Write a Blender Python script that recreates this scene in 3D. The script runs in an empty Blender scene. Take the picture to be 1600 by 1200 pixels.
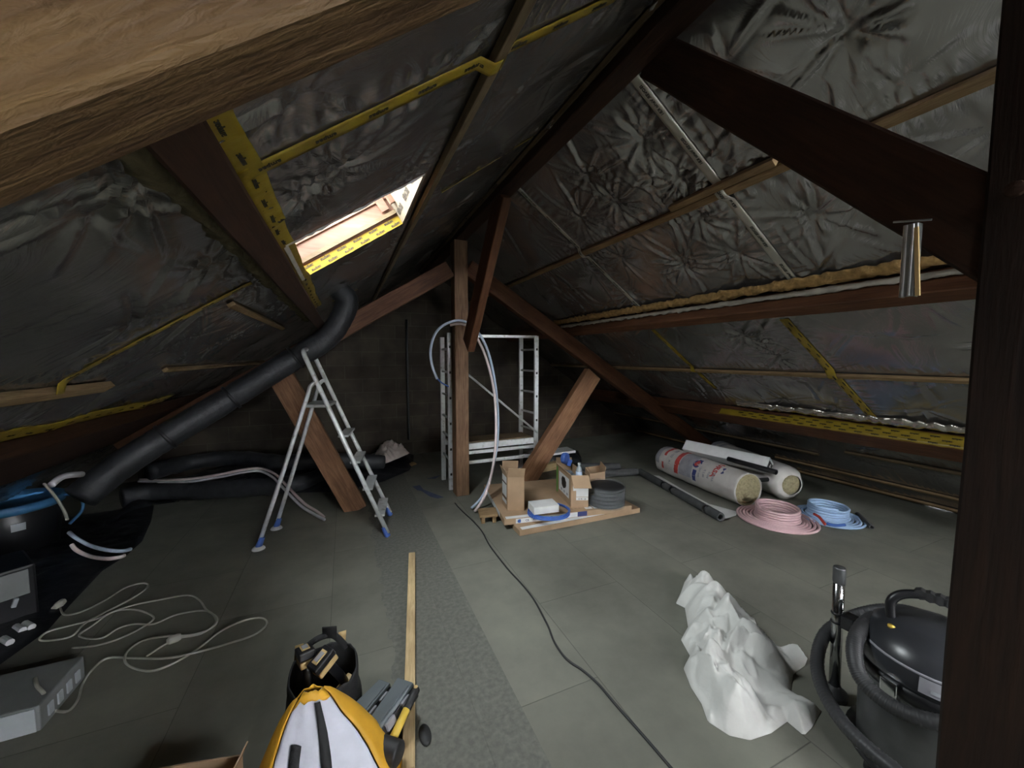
import bpy, bmesh, math, random
import numpy as np
from mathutils import Vector, Matrix, noise
V = Vector
sc = bpy.context.scene
COL = sc.collection
random.seed(7)
PI = math.pi

# ------------------------------------------------------------------ camera
H, FPX, YAW, PITCH = 1.6, 601.0, math.radians(23.5), math.radians(4.0)
CF = V((math.sin(YAW)*math.cos(PITCH), math.cos(YAW)*math.cos(PITCH), -math.sin(PITCH)))
CR = V((math.cos(YAW), -math.sin(YAW), 0)); CU = CR.cross(CF); CAM = V((0, 0, H))
cd = bpy.data.cameras.new('camera'); cam = bpy.data.objects.new('camera', cd); COL.objects.link(cam)
cd.sensor_fit = 'HORIZONTAL'; cd.sensor_width = 36; cd.lens = 36*FPX/1600; cd.clip_start = .02
M3 = Matrix((CR, CU, -CF)).transposed(); cam.matrix_world = Matrix.Translation(CAM) @ M3.to_4x4()
sc.camera = cam
sc.view_settings.view_transform = 'Standard'; sc.view_settings.look = 'None'
sc.view_settings.exposure = 0.15; sc.view_settings.gamma = 1; sc.view_settings.use_curve_mapping = False
sc.cycles.max_bounces = 8; sc.cycles.diffuse_bounces = 5; sc.cycles.glossy_bounces = 4
sc.cycles.transparent_max_bounces = 12; sc.cycles.sample_clamp_indirect = 4; sc.cycles.caustics_reflective = False
sc.cycles.use_denoising = True

# roof shape: ridge along Y at X = XR, foil apex ZR, slope T; trusses at two places
XR, ZR, T = 1.245, 3.05, .68
CS = 1/math.sqrt(1+T*T); SN = T*CS
YG, YB = 6.4, -3.2                      # far gable, rear gable
# ------------------------------------------------------------------ daylight
w = bpy.data.worlds.new('daylight'); sc.world = w; w.use_nodes = True
bg = w.node_tree.nodes['Background']; bg.inputs[0].default_value = (.93, .97, 1, 1); bg.inputs[1].default_value = 60.0

def ray(x, y): return CF + CR*((x-800)/FPX) + CU*((600-y)/FPX)
def hit(x, y, n, d):
    r = ray(x, y); n = V(n); return CAM + r*((d - n.dot(CAM))/n.dot(r))
def P(x, y, z=0.): return hit(x, y, (0, 0, 1), z)
def atY(x, y, Y): return hit(x, y, (0, 1, 0), Y)
def atX(x, y, X): return hit(x, y, (1, 0, 0), X)
def SY(side, x, y, off=0.):            # pixel -> (s, Y): distance below the ridge on a roof slope, place along the ridge
    sg = -1 if side == 'L' else 1
    n = V((sg*T, 0, 1)); p = hit(x, y, n, ZR + sg*T*XR - off/CS)
    return abs(p.x + (off*SN)*sg - XR)/CS, p.y
def FP(side, s, Y, off=0.):            # point on a roof slope, off metres inside it
    sg = -1 if side == 'L' else 1
    return V((XR + sg*s*CS - sg*off*SN, Y, ZR - s*SN - off*CS))

# ------------------------------------------------------------------ mesh helpers
class MB:
    def __init__(self): self.bm = bmesh.new()
    def box(self, c, size, rot=None):
        M = Matrix.Translation(V(c)) @ ((rot.to_4x4() if rot else Matrix.Identity(4)) @ Matrix.Diagonal((*size, 1)))
        bmesh.ops.create_cube(self.bm, size=1, matrix=M); return self
    def bar(self, a, b, wd, ht, up=(0, 0, 1)):   # rectangular bar from a to b
        a, b = V(a), V(b); x = (b-a); L = x.length; x.normalize(); u = V(up); y = u.cross(x).normalized(); z = x.cross(y)
        return self.box((a+b)/2, (L, wd, ht), Matrix((x, y, z)).transposed())
    def tube(self, pts, r, seg=10, closed=False, caps=True, sub=0):
        pts = [V(p) for p in pts]
        rs = r if isinstance(r, (list, tuple)) else [r]*len(pts)
        n = len(pts)
        if n < 2: return self
        def tan(i):
            a = pts[(i-1) % n] if (closed or i > 0) else pts[i]; b = pts[(i+1) % n] if (closed or i < n-1) else pts[i]
            return (b-a).normalized()
        t = tan(0); ref = V((0, 0, 1)) if abs(t.z) < .9 else V((1, 0, 0)); nrm = (ref - t*ref.dot(t)).normalized()
        rings = []
        for i in range(n):
            t = tan(i); nrm = (nrm - t*nrm.dot(t)).normalized(); b = t.cross(nrm)
            rings.append([self.bm.verts.new(pts[i] + (nrm*math.cos(2*PI*k/seg) + b*math.sin(2*PI*k/seg))*rs[i]) for k in range(seg)])
        for i in range(n if closed else n-1):
            A, B = rings[i], rings[(i+1) % n]
            for k in range(seg): self.bm.faces.new((A[k], A[(k+1) % seg], B[(k+1) % seg], B[k]))
        if caps and not closed: self.bm.faces.new(rings[0][::-1]); self.bm.faces.new(rings[-1])
        return self
    def lathe(self, prof, c=(0, 0, 0), seg=28, sx=1., sy=1., M=None):
        c = V(c); rings = []
        M = M or Matrix.Identity(3)
        for (r, z) in prof:
            rings.append([self.bm.verts.new(c + M @ V((r*sx*math.cos(2*PI*k/seg), r*sy*math.sin(2*PI*k/seg), z))) for k in range(seg)])
        for A, B in zip(rings, rings[1:]):
            for k in range(seg): self.bm.faces.new((A[k], A[(k+1) % seg], B[(k+1) % seg], B[k]))
        if prof[0][0] > 1e-4: self.bm.faces.new(rings[0][::-1])
        if prof[-1][0] > 1e-4: self.bm.faces.new(rings[-1])
        return self
    def poly(self, pts, thick=None, n=None):
        vs = [self.bm.verts.new(V(p)) for p in pts]
        f = self.bm.faces.new(vs)
        if thick:
            f.normal_update(); d = (V(n) if n else f.normal)*thick
            r = bmesh.ops.extrude_face_region(self.bm, geom=[f])
            bmesh.ops.translate(self.bm, vec=d, verts=[g for g in r['geom'] if isinstance(g, bmesh.types.BMVert)])
        return self
    def grid(self, rows):
        vs = [[self.bm.verts.new(V(p)) for p in r] for r in rows]
        for A, B in zip(vs, vs[1:]):
            for k in range(len(A)-1): self.bm.faces.new((A[k], A[k+1], B[k+1], B[k]))
        return self
    def build(self, name, mat, parent=None, smooth=False, bevel=0, origin=None, solid=0, subd=0):
        bm = self.bm; bmesh.ops.remove_doubles(bm, verts=bm.verts, dist=1e-5)
        bmesh.ops.recalc_face_normals(bm, faces=bm.faces)
        me = bpy.data.meshes.new(name); bm.to_mesh(me); bm.free()
        return link(name, me, mat, parent, smooth, bevel, origin, solid, subd)
def wloc(o):
    p = V((0, 0, 0))
    while o: p += o.location; o = o.parent
    return p
def link(name, me, mat, parent=None, smooth=False, bevel=0, origin=None, solid=0, subd=0):
    o = bpy.data.objects.new(name, me); COL.objects.link(o)
    if parent: o.parent = parent; me.transform(Matrix.Translation(-wloc(parent)))
    else:
        if origin is None:
            co = [v.co for v in me.vertices]
            origin = V(((min(c.x for c in co)+max(c.x for c in co))/2, (min(c.y for c in co)+max(c.y for c in co))/2, min(c.z for c in co)))
        o.location = origin; me.transform(Matrix.Translation(-V(origin)))
    for m in (mat if isinstance(mat, (list, tuple)) else [mat]): me.materials.append(m)
    if smooth: me.polygons.foreach_set('use_smooth', [True]*len(me.polygons))
    if solid: md = o.modifiers.new('thick', 'SOLIDIFY'); md.thickness = solid; md.offset = 0
    if bevel: md = o.modifiers.new('bevel', 'BEVEL'); md.width = bevel; md.segments = 2; md.limit_method = 'ANGLE'
    if subd: md = o.modifiers.new('sub', 'SUBSURF'); md.levels = subd; md.render_levels = subd
    return o
def tag(o, label, cat, group=None):
    o['label'] = label; o['category'] = cat
    if group: o['group'] = group
    return o
def thing(name, loc, label, cat, group=None):
    o = bpy.data.objects.new(name, None); COL.objects.link(o); o.location = loc; o.empty_display_size = .1
    return tag(o, label, cat, group)
def struct(o): o['kind'] = 'structure'; return o
def smooth_path(pts, n=8, closed=False):    # Catmull-Rom
    pts = [V(p) for p in pts]; out = []; m = len(pts)
    for i in range(m if closed else m-1):
        g = lambda k: pts[k % m] if closed else pts[max(0, min(m-1, k))]
        a, b, c, d = g(i-1), g(i), g(i+1), g(i+2)
        for k in range(n):
            t = k/n
            out.append(.5*((2*b)+(c-a)*t+(2*a-5*b+4*c-d)*t*t+(3*b-a-3*c+d)*t**3))
    if not closed: out.append(pts[-1])
    return out
def text_verts(s, size):
    cu = bpy.data.curves.new('t', 'FONT'); cu.body = s; cu.size = size; cu.resolution_u = 2; cu.offset = size*.022
    o = bpy.data.objects.new('t', cu); COL.objects.link(o); bpy.context.view_layer.update()
    me = bpy.data.meshes.new_from_object(o)
    vs = [tuple(v.co[:2]) for v in me.vertices]; fs = [tuple(p.vertices) for p in me.polygons]
    bpy.data.objects.remove(o); bpy.data.curves.remove(cu); bpy.data.meshes.remove(me)
    return vs, fs
def print_on(mb, mat, o):                    # printed marks become part of the printed surface's own mesh
    if o.type != 'MESH': o = [c for c in COL.objects if c.parent == o and c.type == 'MESH'][0]
    t = bpy.data.meshes.new('t'); mb.bm.to_mesh(t); mb.bm.free(); t.transform(Matrix.Translation(-wloc(o)))
    k = len(o.data.materials); o.data.materials.append(mat)
    sm = [p.use_smooth for p in o.data.polygons]; n0 = len(sm)
    bm = bmesh.new(); bm.from_mesh(o.data); bm.from_mesh(t)
    bm.faces.ensure_lookup_table()
    for f in bm.faces[n0:]: f.material_index = k; f.smooth = False
    bm.to_mesh(o.data); bm.free(); bpy.data.meshes.remove(t)
_tc = {}
def lettering(mb, s, size, f, bold=0):      # f maps the flat text (u, v), centred at 0, to the world
    if (s, size) not in _tc: _tc[(s, size)] = text_verts(s, size)
    vs, fs = _tc[(s, size)]
    cx = (min(v[0] for v in vs)+max(v[0] for v in vs))/2; cy = (min(v[1] for v in vs)+max(v[1] for v in vs))/2
    bv = [mb.bm.verts.new(f(v[0]-cx, v[1]-cy)) for v in vs]
    for q in fs:
        try: mb.bm.faces.new([bv[i] for i in q])
        except ValueError: pass

# ------------------------------------------------------------------ materials
def newmat(name):
    m = bpy.data.materials.new(name); m.use_nodes = True
    nt = m.node_tree; return m, nt, nt.nodes['Principled BSDF']
def N(nt, t, **k):
    n = nt.nodes.new(t)
    for a, b in k.items():
        if a in n.inputs: n.inputs[a].default_value = b
        else: setattr(n, a, b)
    return n
def ramp(nt, stops):
    r = nt.nodes.new('ShaderNodeValToRGB'); e = r.color_ramp.elements
    while len(e) < len(stops): e.new(.5)
    for i, (p, c) in enumerate(stops): e[i].position = p; e[i].color = (*c, 1)
    return r
def coords(nt, scale=(1, 1, 1)):
    c = N(nt, 'ShaderNodeTexCoord'); m = N(nt, 'ShaderNodeMapping'); m.inputs['Scale'].default_value = scale
    nt.links.new(c.outputs['Object'], m.inputs[0]); return m.outputs[0]
def simple(name, col, rough=.6, metal=0., var=.15, nscale=12, bump=0., bscale=60, stretch=(1, 1, 1), spec=.5, dirt=None):
    m, nt, b = newmat(name); co = coords(nt, stretch)
    n = N(nt, 'ShaderNodeTexNoise', Scale=nscale, Detail=5.); nt.links.new(co, n.inputs['Vector'])
    hi = tuple(min(1, c*(1+var)) for c in col); lo = tuple(c*(1-var) for c in col)
    st = [(.3, lo), (.7, hi)] if dirt is None else [(.25, dirt), (.42, col), (.75, hi)]
    r = ramp(nt, st); nt.links.new(n.outputs['Fac'], r.inputs[0]); nt.links.new(r.outputs[0], b.inputs['Base Color'])
    b.inputs['Roughness'].default_value = rough; b.inputs['Metallic'].default_value = metal
    b.inputs['Specular IOR Level'].default_value = spec
    if bump:
        n2 = N(nt, 'ShaderNodeTexNoise', Scale=bscale, Detail=4.); nt.links.new(co, n2.inputs['Vector'])
        bp = N(nt, 'ShaderNodeBump', Strength=bump, Distance=.01); nt.links.new(n2.outputs['Fac'], bp.inputs['Height']); nt.links.new(bp.outputs[0], b.inputs['Normal'])
    return m
def wood(name, dark, light, rough=.65, bump=.4, gs=1., pits=0):
    m, nt, b = newmat(name); L = nt.links
    co = coords(nt, (1.2*gs, 14*gs, 14*gs))
    n1 = N(nt, 'ShaderNodeTexNoise', Scale=2.2, Detail=6., Distortion=1.4); L.new(co, n1.inputs['Vector'])
    co2 = coords(nt, (9*gs, 130*gs, 130*gs)); n2 = N(nt, 'ShaderNodeTexNoise', Scale=1.2, Detail=3.); L.new(co2, n2.inputs['Vector'])
    co3 = coords(nt, (2, 3, 3)); n3 = N(nt, 'ShaderNodeTexNoise', Scale=1.5, Detail=3.); L.new(co3, n3.inputs['Vector'])
    mx = N(nt, 'ShaderNodeMix', data_type='FLOAT'); mx.inputs[0].default_value = .35; L.new(n1.outputs['Fac'], mx.inputs[2]); L.new(n2.outputs['Fac'], mx.inputs[3])
    mid = tuple((a+c)/2 for a, c in zip(dark, light))
    r = ramp(nt, [(.32, dark), (.5, mid), (.68, light)]); L.new(mx.outputs[0], r.inputs[0])
    mc = N(nt, 'ShaderNodeMix', data_type='RGBA', blend_type='MULTIPLY'); mc.inputs[0].default_value = .55
    r3 = ramp(nt, [(.35, (.45, .4, .38)), (.65, (1.1, 1.1, 1.1))]); L.new(n3.outputs['Fac'], r3.inputs[0])
    L.new(r.outputs[0], mc.inputs[6]); L.new(r3.outputs[0], mc.inputs[7]); L.new(mc.outputs[2], b.inputs['Base Color'])
    b.inputs['Roughness'].default_value = rough; b.inputs['Specular IOR Level'].default_value = .3
    bp = N(nt, 'ShaderNodeBump', Strength=bump, Distance=.006); L.new(mx.outputs[0], bp.inputs['Height']); L.new(bp.outputs[0], b.inputs['Normal'])
    if pits:
        c4 = coords(nt, (45, 150, 150)); n4 = N(nt, 'ShaderNodeTexNoise', Scale=1., Detail=3., Distortion=.6); L.new(c4, n4.inputs['Vector'])
        b4 = N(nt, 'ShaderNodeBump', Strength=pits, Distance=.004); L.new(n4.outputs['Fac'], b4.inputs['Height']); L.new(bp.outputs[0], b4.inputs['Normal']); L.new(b4.outputs[0], b.inputs['Normal'])
    return m
W_red = wood('timber_red', (.07, .026, .012), (.17, .075, .035))
W_near = wood('timber_rough', (.055, .027, .011), (.14, .082, .033), bump=.9, gs=.8, pits=.8)
W_strut = wood('timber_tan', (.16, .075, .036), (.36, .19, .10))
W_post = wood('timber_post', (.13, .07, .038), (.33, .2, .115))
W_dark = wood('timber_dark', (.020, .009, .005), (.06, .026, .014))
W_shade = wood('timber_shade_dark', (.009, .0045, .0025), (.024, .011, .006))  # near post: the shadow on it is put into the wood colour
W_lath = wood('lath', (.2, .125, .06), (.42, .29, .155), bump=.2, gs=1.6)
W_lath2 = wood('lath_old', (.1, .07, .04), (.22, .16, .09), bump=.2, gs=1.6)
W_stick = wood('pine', (.5, .36, .18), (.72, .56, .32), bump=.15, gs=1.8)
W_pink = wood('planed_pine', (.15, .075, .05), (.24, .135, .095), bump=.05, rough=.45)
def foil_mat(name, base, rough):
    m, nt, b = newmat(name); L = nt.links; co = coords(nt)
    n = N(nt, 'ShaderNodeTexNoise', Scale=2.5, Detail=4.); L.new(co, n.inputs['Vector'])
    r = ramp(nt, [(.3, tuple(c*.7 for c in base)), (.7, base)]); L.new(n.outputs['Fac'], r.inputs[0]); L.new(r.outputs[0], b.inputs['Base Color'])
    b.inputs['Metallic'].default_value = .82; b.inputs['Roughness'].default_value = rough
    nw = N(nt, 'ShaderNodeTexNoise', Scale=1.7, Detail=2.); L.new(co, nw.inputs['Vector'])
    nd = N(nt, 'ShaderNodeVectorMath', operation='MULTIPLY_ADD'); L.new(nw.outputs['Color'], nd.inputs[0]); nd.inputs[1].default_value = (.8, .8, .8); L.new(co, nd.inputs[2])
    ms = N(nt, 'ShaderNodeMapping'); ms.inputs['Scale'].default_value = (3, 26, 3); ms.inputs['Rotation'].default_value = (0, 0, .35); L.new(nd.outputs[0], ms.inputs[0])
    n2 = N(nt, 'ShaderNodeTexNoise', Scale=1., Detail=5., Roughness=.55); L.new(ms.outputs[0], n2.inputs['Vector'])
    ab = N(nt, 'ShaderNodeMath', operation='SUBTRACT'); L.new(n2.outputs['Fac'], ab.inputs[0]); ab.inputs[1].default_value = .5
    mx = N(nt, 'ShaderNodeMath', operation='ABSOLUTE'); L.new(ab.outputs[0], mx.inputs[0])
    bp = N(nt, 'ShaderNodeBump', Strength=.3, Distance=.012); L.new(mx.outputs[0], bp.inputs['Height']); L.new(bp.outputs[0], b.inputs['Normal'])
    return m
FOIL = foil_mat('foil', (.47, .45, .44), .22)
def floor_mat():
    m, nt, b = newmat('floor_boards'); L = nt.links; co = coords(nt)
    sx = N(nt, 'ShaderNodeSeparateXYZ'); L.new(co, sx.inputs[0])
    mp = N(nt, 'ShaderNodeMapping'); mp.inputs['Rotation'].default_value = (0, 0, PI/2); mp.inputs['Location'].default_value = (.25, .12, 0); L.new(co, mp.inputs[0])
    br = N(nt, 'ShaderNodeTexBrick', Scale=1., offset=.5); br.inputs['Brick Width'].default_value = 1.25; br.inputs['Row Height'].default_value = .62
    br.inputs['Mortar Size'].default_value = .0028; br.inputs['Mortar Smooth'].default_value = .6
    br.inputs['Color1'].default_value = (.172, .172, .140, 1); br.inputs['Color2'].default_value = (.196, .195, .160, 1); br.inputs['Mortar'].default_value = (.11, .11, .09, 1)
    L.new(mp.outputs[0], br.inputs['Vector'])
    n = N(nt, 'ShaderNodeTexNoise', Scale=1.6, Detail=7., Roughness=.65); L.new(co, n.inputs['Vector'])
    r = ramp(nt, [(.3, (.6, .6, .6)), (.55, (1, 1, 1)), (.75, (1.25, 1.25, 1.22))]); L.new(n.outputs['Fac'], r.inputs[0])
    mc = N(nt, 'ShaderNodeMix', data_type='RGBA', blend_type='MULTIPLY'); mc.inputs[0].default_value = .8
    L.new(br.outputs['Color'], mc.inputs[6]); L.new(r.outputs[0], mc.inputs[7])
    # the older, rough board in a strip along the ridge direction
    ax = N(nt, 'ShaderNodeMath', operation='GREATER_THAN'); ax.inputs[1].default_value = .27
    nz = N(nt, 'ShaderNodeTexNoise', Scale=6., Detail=4.); L.new(co, nz.inputs['Vector']); na = N(nt, 'ShaderNodeMath', operation='MULTIPLY_ADD'); L.new(nz.outputs['Fac'], na.inputs[0]); na.inputs[1].default_value = .16; L.new(sx.outputs[0], na.inputs[2]); L.new(na.outputs[0], ax.inputs[0])
    bx = N(nt, 'ShaderNodeMath', operation='LESS_THAN'); bx.inputs[1].default_value = .70; L.new(sx.outputs[0], bx.inputs[0])
    mk = N(nt, 'ShaderNodeMath', operation='MULTIPLY'); L.new(ax.outputs[0], mk.inputs[0]); L.new(bx.outputs[0], mk.inputs[1])
    mr = N(nt, 'ShaderNodeMix', data_type='RGBA'); L.new(mk.outputs[0], mr.inputs[0]); L.new(mc.outputs[2], mr.inputs[6])
    n5 = N(nt, 'ShaderNodeTexNoise', Scale=40., Detail=4.); L.new(co, n5.inputs['Vector'])
    r5 = ramp(nt, [(.35, (.115, .117, .10)), (.7, (.17, .17, .145))]); L.new(n5.outputs['Fac'], r5.inputs[0]); L.new(r5.outputs[0], mr.inputs[7])
    L.new(mr.outputs[2], b.inputs['Base Color']); b.inputs['Roughness'].default_value = .62; b.inputs['Specular IOR Level'].default_value = .35
    hm = N(nt, 'ShaderNodeMath', operation='MULTIPLY'); L.new(n5.outputs['Fac'], hm.inputs[0]); L.new(mk.outputs[0], hm.inputs[1])
    hb = N(nt, 'ShaderNodeMath', operation='MULTIPLY_ADD'); L.new(br.outputs['Fac'], hb.inputs[0]); hb.inputs[1].default_value = -.6; L.new(hm.outputs[0], hb.inputs[2])
    bp = N(nt, 'ShaderNodeBump', Strength=.5, Distance=.008); L.new(hb.outputs[0], bp.inputs['Height']); L.new(bp.outputs[0], b.inputs['Normal'])
    return m
def block_mat():
    m, nt, b = newmat('block_wall'); L = nt.links; co = coords(nt)
    mp = N(nt, 'ShaderNodeMapping'); mp.inputs['Rotation'].default_value = (PI/2, 0, 0); L.new(co, mp.inputs[0])
    br = N(nt, 'ShaderNodeTexBrick', Scale=1.); br.inputs['Brick Width'].default_value = .5; br.inputs['Row Height'].default_value = .21; br.inputs['Mortar Size'].default_value = .006
    br.inputs['Color1'].default_value = (.042, .031, .023, 1); br.inputs['Color2'].default_value = (.054, .043, .033, 1); br.inputs['Mortar'].default_value = (.066, .058, .047, 1)
    L.new(mp.outputs[0], br.inputs['Vector'])
    n = N(nt, 'ShaderNodeTexNoise', Scale=3., Detail=6.); L.new(co, n.inputs['Vector'])
    r = ramp(nt, [(.35, (.55, .5, .45)), (.7, (1.5, 1.5, 1.4))]); L.new(n.outputs['Fac'], r.inputs[0])
    mc = N(nt, 'ShaderNodeMix', data_type='RGBA', blend_type='MULTIPLY'); mc.inputs[0].default_value = .9; L.new(br.outputs['Color'], mc.inputs[6]); L.new(r.outputs[0], mc.inputs[7])
    L.new(mc.outputs[2], b.inputs['Base Color']); b.inputs['Roughness'].default_value = .9
    bp = N(nt, 'ShaderNodeBump', Strength=.6, Distance=.01); L.new(n.outputs['Fac'], bp.inputs['Height']); L.new(bp.outputs[0], b.inputs['Normal'])
    return m
YEL = simple('yellow_tape', (.36, .25, .025), .32, var=.2, nscale=6, bump=.25, bscale=30)
WTAPE = simple('white_tape', (.55, .52, .45), .35, var=.12, bump=.2, bscale=30)
INK = simple('ink', (.02, .018, .015), .6)
ALU = simple('aluminium', (.80, .82, .83), .38, .25, var=.12, nscale=25, dirt=(.5, .48, .44))
ALUD = simple('dull_aluminium', (.55, .56, .56), .5, .4, var=.2, dirt=(.3, .28, .25))
GALV = simple('galvanised', (.5, .52, .53), .35, .9, var=.15)
BLUEP = simple('blue_plastic', (.06, .13, .42), .5)
BLACK = simple('black_plastic', (.012, .012, .014), .35, bump=.05)
RUBB = simple('black_rubber', (.02, .02, .021), .6)
DUCT = simple('black_duct', (.024, .025, .029), .55, var=.3, bump=.5, bscale=25)
MEMB = simple('black_membrane', (.010, .011, .014), .45, var=.3, bump=.8, bscale=9)
CARD = simple('cardboard', (.40, .27, .165), .75, var=.1, nscale=8)
CARDD = simple('cardboard_inside', (.30, .20, .12), .8, var=.1)
PAPER = simple('white_paper', (.74, .74, .73), .6, var=.06)
WPLAS = simple('white_plastic', (.70, .71, .72), .4, var=.08)
CLOTH = simple('white_cotton', (.64, .63, .60), .85, var=.10, nscale=5, bump=.5, bscale=22)
RAG = simple('pink_rag', (.55, .47, .44), .9, var=.12, bump=.4, bscale=25)
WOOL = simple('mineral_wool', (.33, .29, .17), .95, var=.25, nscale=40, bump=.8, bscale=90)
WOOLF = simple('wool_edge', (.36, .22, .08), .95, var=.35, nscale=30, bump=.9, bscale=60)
WRAP = simple('roll_wrap', (.58, .55, .52), .45, var=.12, nscale=7, bump=.35, bscale=14)
RED = simple('red_ink', (.50, .06, .05), .5)
NAVY = simple('navy_ink', (.03, .04, .16), .5)
GREYP = simple('grey_print', (.33, .33, .36), .5)
PINKP = simple('pink_pipe', (.66, .43, .45), .4, var=.06)
BLUPP = simple('pale_blue_pipe', (.36, .50, .72), .4, var=.06)
LBLUE = simple('light_blue_conduit', (.52, .62, .78), .4, var=.05)
LPINK = simple('light_pink_conduit', (.74, .62, .62), .4, var=.05)
WPIPE = simple('white_conduit', (.62, .61, .66), .4, var=.06)
BCABLE = simple('blue_cable', (.05, .13, .45), .4)
GREYF = simple('grey_foam', (.055, .057, .058), .85, var=.2, bump=.3)
SHEET = simple('pale_sheet', (.55, .55, .53), .6, var=.06, bump=.2, bscale=12)
CORDM = simple('white_cord', (.42, .41, .36), .5)
CHROME = simple('chrome', (.6, .61, .62), .16, 1., var=.05)
STEEL = simple('steel_tank', (.17, .175, .18), .35, .7, var=.15)
HOSE = simple('grey_hose', (.045, .045, .047), .5)
DARKG = simple('dark_grey_plastic', (.035, .037, .042), .3)
YELP = simple('yellow_plastic', (.75, .50, .08), .45, var=.08)
CREAMY = simple('straw_plastic', (.62, .44, .2), .45, var=.08)
ORG = simple('amber_nylon', (.72, .38, .03), .6, var=.12, bump=.2, bscale=20)
LILAC = simple('white_nylon', (.66, .67, .76), .6, var=.08, bump=.3, bscale=15)
NYL = simple('black_nylon', (.011, .011, .012), .75, bump=.4, bscale=60)
PAINT = simple('blue_paint', (.045, .065, .13), .7)
LIMEG = simple('green_print', (.12, .30, .06), .5)
UNIT = simple('grey_casing', (.20, .21, .21), .5, var=.06)
UNITF = simple('pale_casing', (.46, .49, .52), .5, var=.05)
TUBBL = simple('blue_rim', (.06, .20, .42), .4)
LINER = simple('reveal_liner', (.20, .165, .12), .6, var=.15)
def clear_mat(name, col, mix, rough=.15):
    m, nt, b = newmat(name); L = nt.links
    t = N(nt, 'ShaderNodeBsdfTransparent'); t.inputs[0].default_value = (*col, 1); mx = N(nt, 'ShaderNodeMixShader'); mx.inputs[0].default_value = mix
    b.inputs['Base Color'].default_value = (*col, 1); b.inputs['Roughness'].default_value = rough
    L.new(t.outputs[0], mx.inputs[1]); L.new(b.outputs[0], mx.inputs[2]); L.new(mx.outputs[0], nt.nodes['Material Output'].inputs[0]); return m
GLASS = clear_mat('glazing', (.95, .97, .97), .06, .02)
SMOKE = clear_mat('smoky_plastic', (.30, .34, .36), .6, .2)
PET = clear_mat('clear_plastic', (.7, .75, .78), .45, .1)

# ------------------------------------------------------------------ setting: floor, gables, foil slopes
XE = ZR/T                                   # half width at the eaves
fl = struct(MB().box((XR, (YG+YB)/2, -.03), (2*XE+.4, YG-YB+.4, .06)).build('floor', floor_mat(), origin=V((0, 0, 0))))
mk = MB()
for pts in ([(644, 760), (656, 758), (664, 768), (652, 766)], [(652, 763), (662, 765), (694, 777), (684, 779), (672, 776)], [(666, 748), (690, 742), (680, 748)]):
    mk.poly([P(x, y, .0015) for x, y in pts])
mk.build('paint_mark', PAINT, fl)['label'] = 'blue paint mark on the boards'
BLK = block_mat()
struct(MB().poly([(XR-XE-.1, YG, 0), (XR+XE+.1, YG, 0), (XR, YG, ZR+.07)], .12, (0, 1, 0)).build('wall_back', BLK, origin=V((0, YG+.06, 0))))
# rear gable behind the photographer, with an unseen window added for light
GW = (.25, .68, 1.45, 1.85)
def roof_z(x): return ZR+.07-abs(x-XR)*(ZR+.07)/(XE+.1)
m = MB(); x0, x1, z0, z1 = GW
for pl in ([(XR-XE-.1, 0), (x0, 0), (x0, roof_z(x0))], [(x0, 0), (x1, 0), (x1, z0), (x0, z0)], [(x0, z1), (x1, z1), (x1, roof_z(x1)), (XR, roof_z(XR)), (x0, roof_z(x0))], [(x1, 0), (XR+XE+.1, 0), (x1, roof_z(x1))]):
    m.poly([(x, YB, z) for x, z in pl], .12, (0, -1, 0))
struct(m.build('wall_front', BLK, origin=V((0, YB-.06, 0))))
wn = struct(bpy.data.objects.new('window_3', None)); COL.objects.link(wn); wn.location = ((x0+x1)/2, YB-.06, z0)  # added window, lets daylight onto the near rafter and foil
for nm, bxs in (('window_frame', [((x0+x1)/2, z0+.03, x1-x0, .06), ((x0+x1)/2, z1-.03, x1-x0, .06)]), ('window_frame', [(x0+.03, (z0+z1)/2, .06, z1-z0-.12), (x1-.03, (z0+z1)/2, .06, z1-z0-.12), ((x0+x1)/2, (z0+z1)/2, .05, z1-z0-.12)])):
    m = MB()
    for (cx, cz, lx, lz) in bxs: m.box((cx, YB-.06, cz), (lx, .05, lz))
    m.build(nm, PAPER, wn, bevel=.003)
MB().box(((x0+x1)/2, YB-.06, (z0+z1)/2), (x1-x0-.1, .006, z1-z0-.1)).build('glass_pane', GLASS, wn)
ld = bpy.data.lights.new('daylight_portal', 'AREA'); ld.shape = 'RECTANGLE'; ld.size = x1-x0; ld.size_y = z1-z0; ld.cycles.is_portal = True
lo = bpy.data.objects.new('daylight_portal', ld); COL.objects.link(lo); lo.location = ((x0+x1)/2, YB-.14, (z0+z1)/2); lo.rotation_euler = (PI/2, 0, 0)

SKY = {}                                     # the roof-window openings on the left slope, in (s, Y)
s1 = (SY('L', 444.5, 382.5)[0]+SY('L', 472.5, 435)[0])/2; s0 = (SY('L', 628, 347.5)[0]+SY('L', 660, 277.5)[0])/2
y0 = (SY('L', 444.5, 382.5)[1]+SY('L', 660, 277.5)[1])/2; y1 = (SY('L', 472.5, 435)[1]+SY('L', 628, 347.5)[1])/2
HOLES = {'L': [(s0, s1, y0, y1), (s0-.05, s1+.15, -1.85, -1.0)], 'R': []}
BAT = {'L': [], 'R': []}                    # battens: (s, Ya, Yb, width, thickness, material, lift, label)
def bat(side, pa, pb, wd=.04, th=.022, mat=None, label='', ya=None, yb=None, s=None):
    a, b = SY(side, *pa), SY(side, *pb)
    BAT[side].append((s or (a[0]+b[0])/2, ya if ya is not None else min(a[1], b[1]), yb if yb is not None else max(a[1], b[1]), wd, th, mat or W_lath, label))
bat('L', (815, 0), (590, 450), .045, .025, W_lath2, 'long grey-brown batten on the left slope, running past the roof window towards the ridge', -3.1, 6.35)
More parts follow.
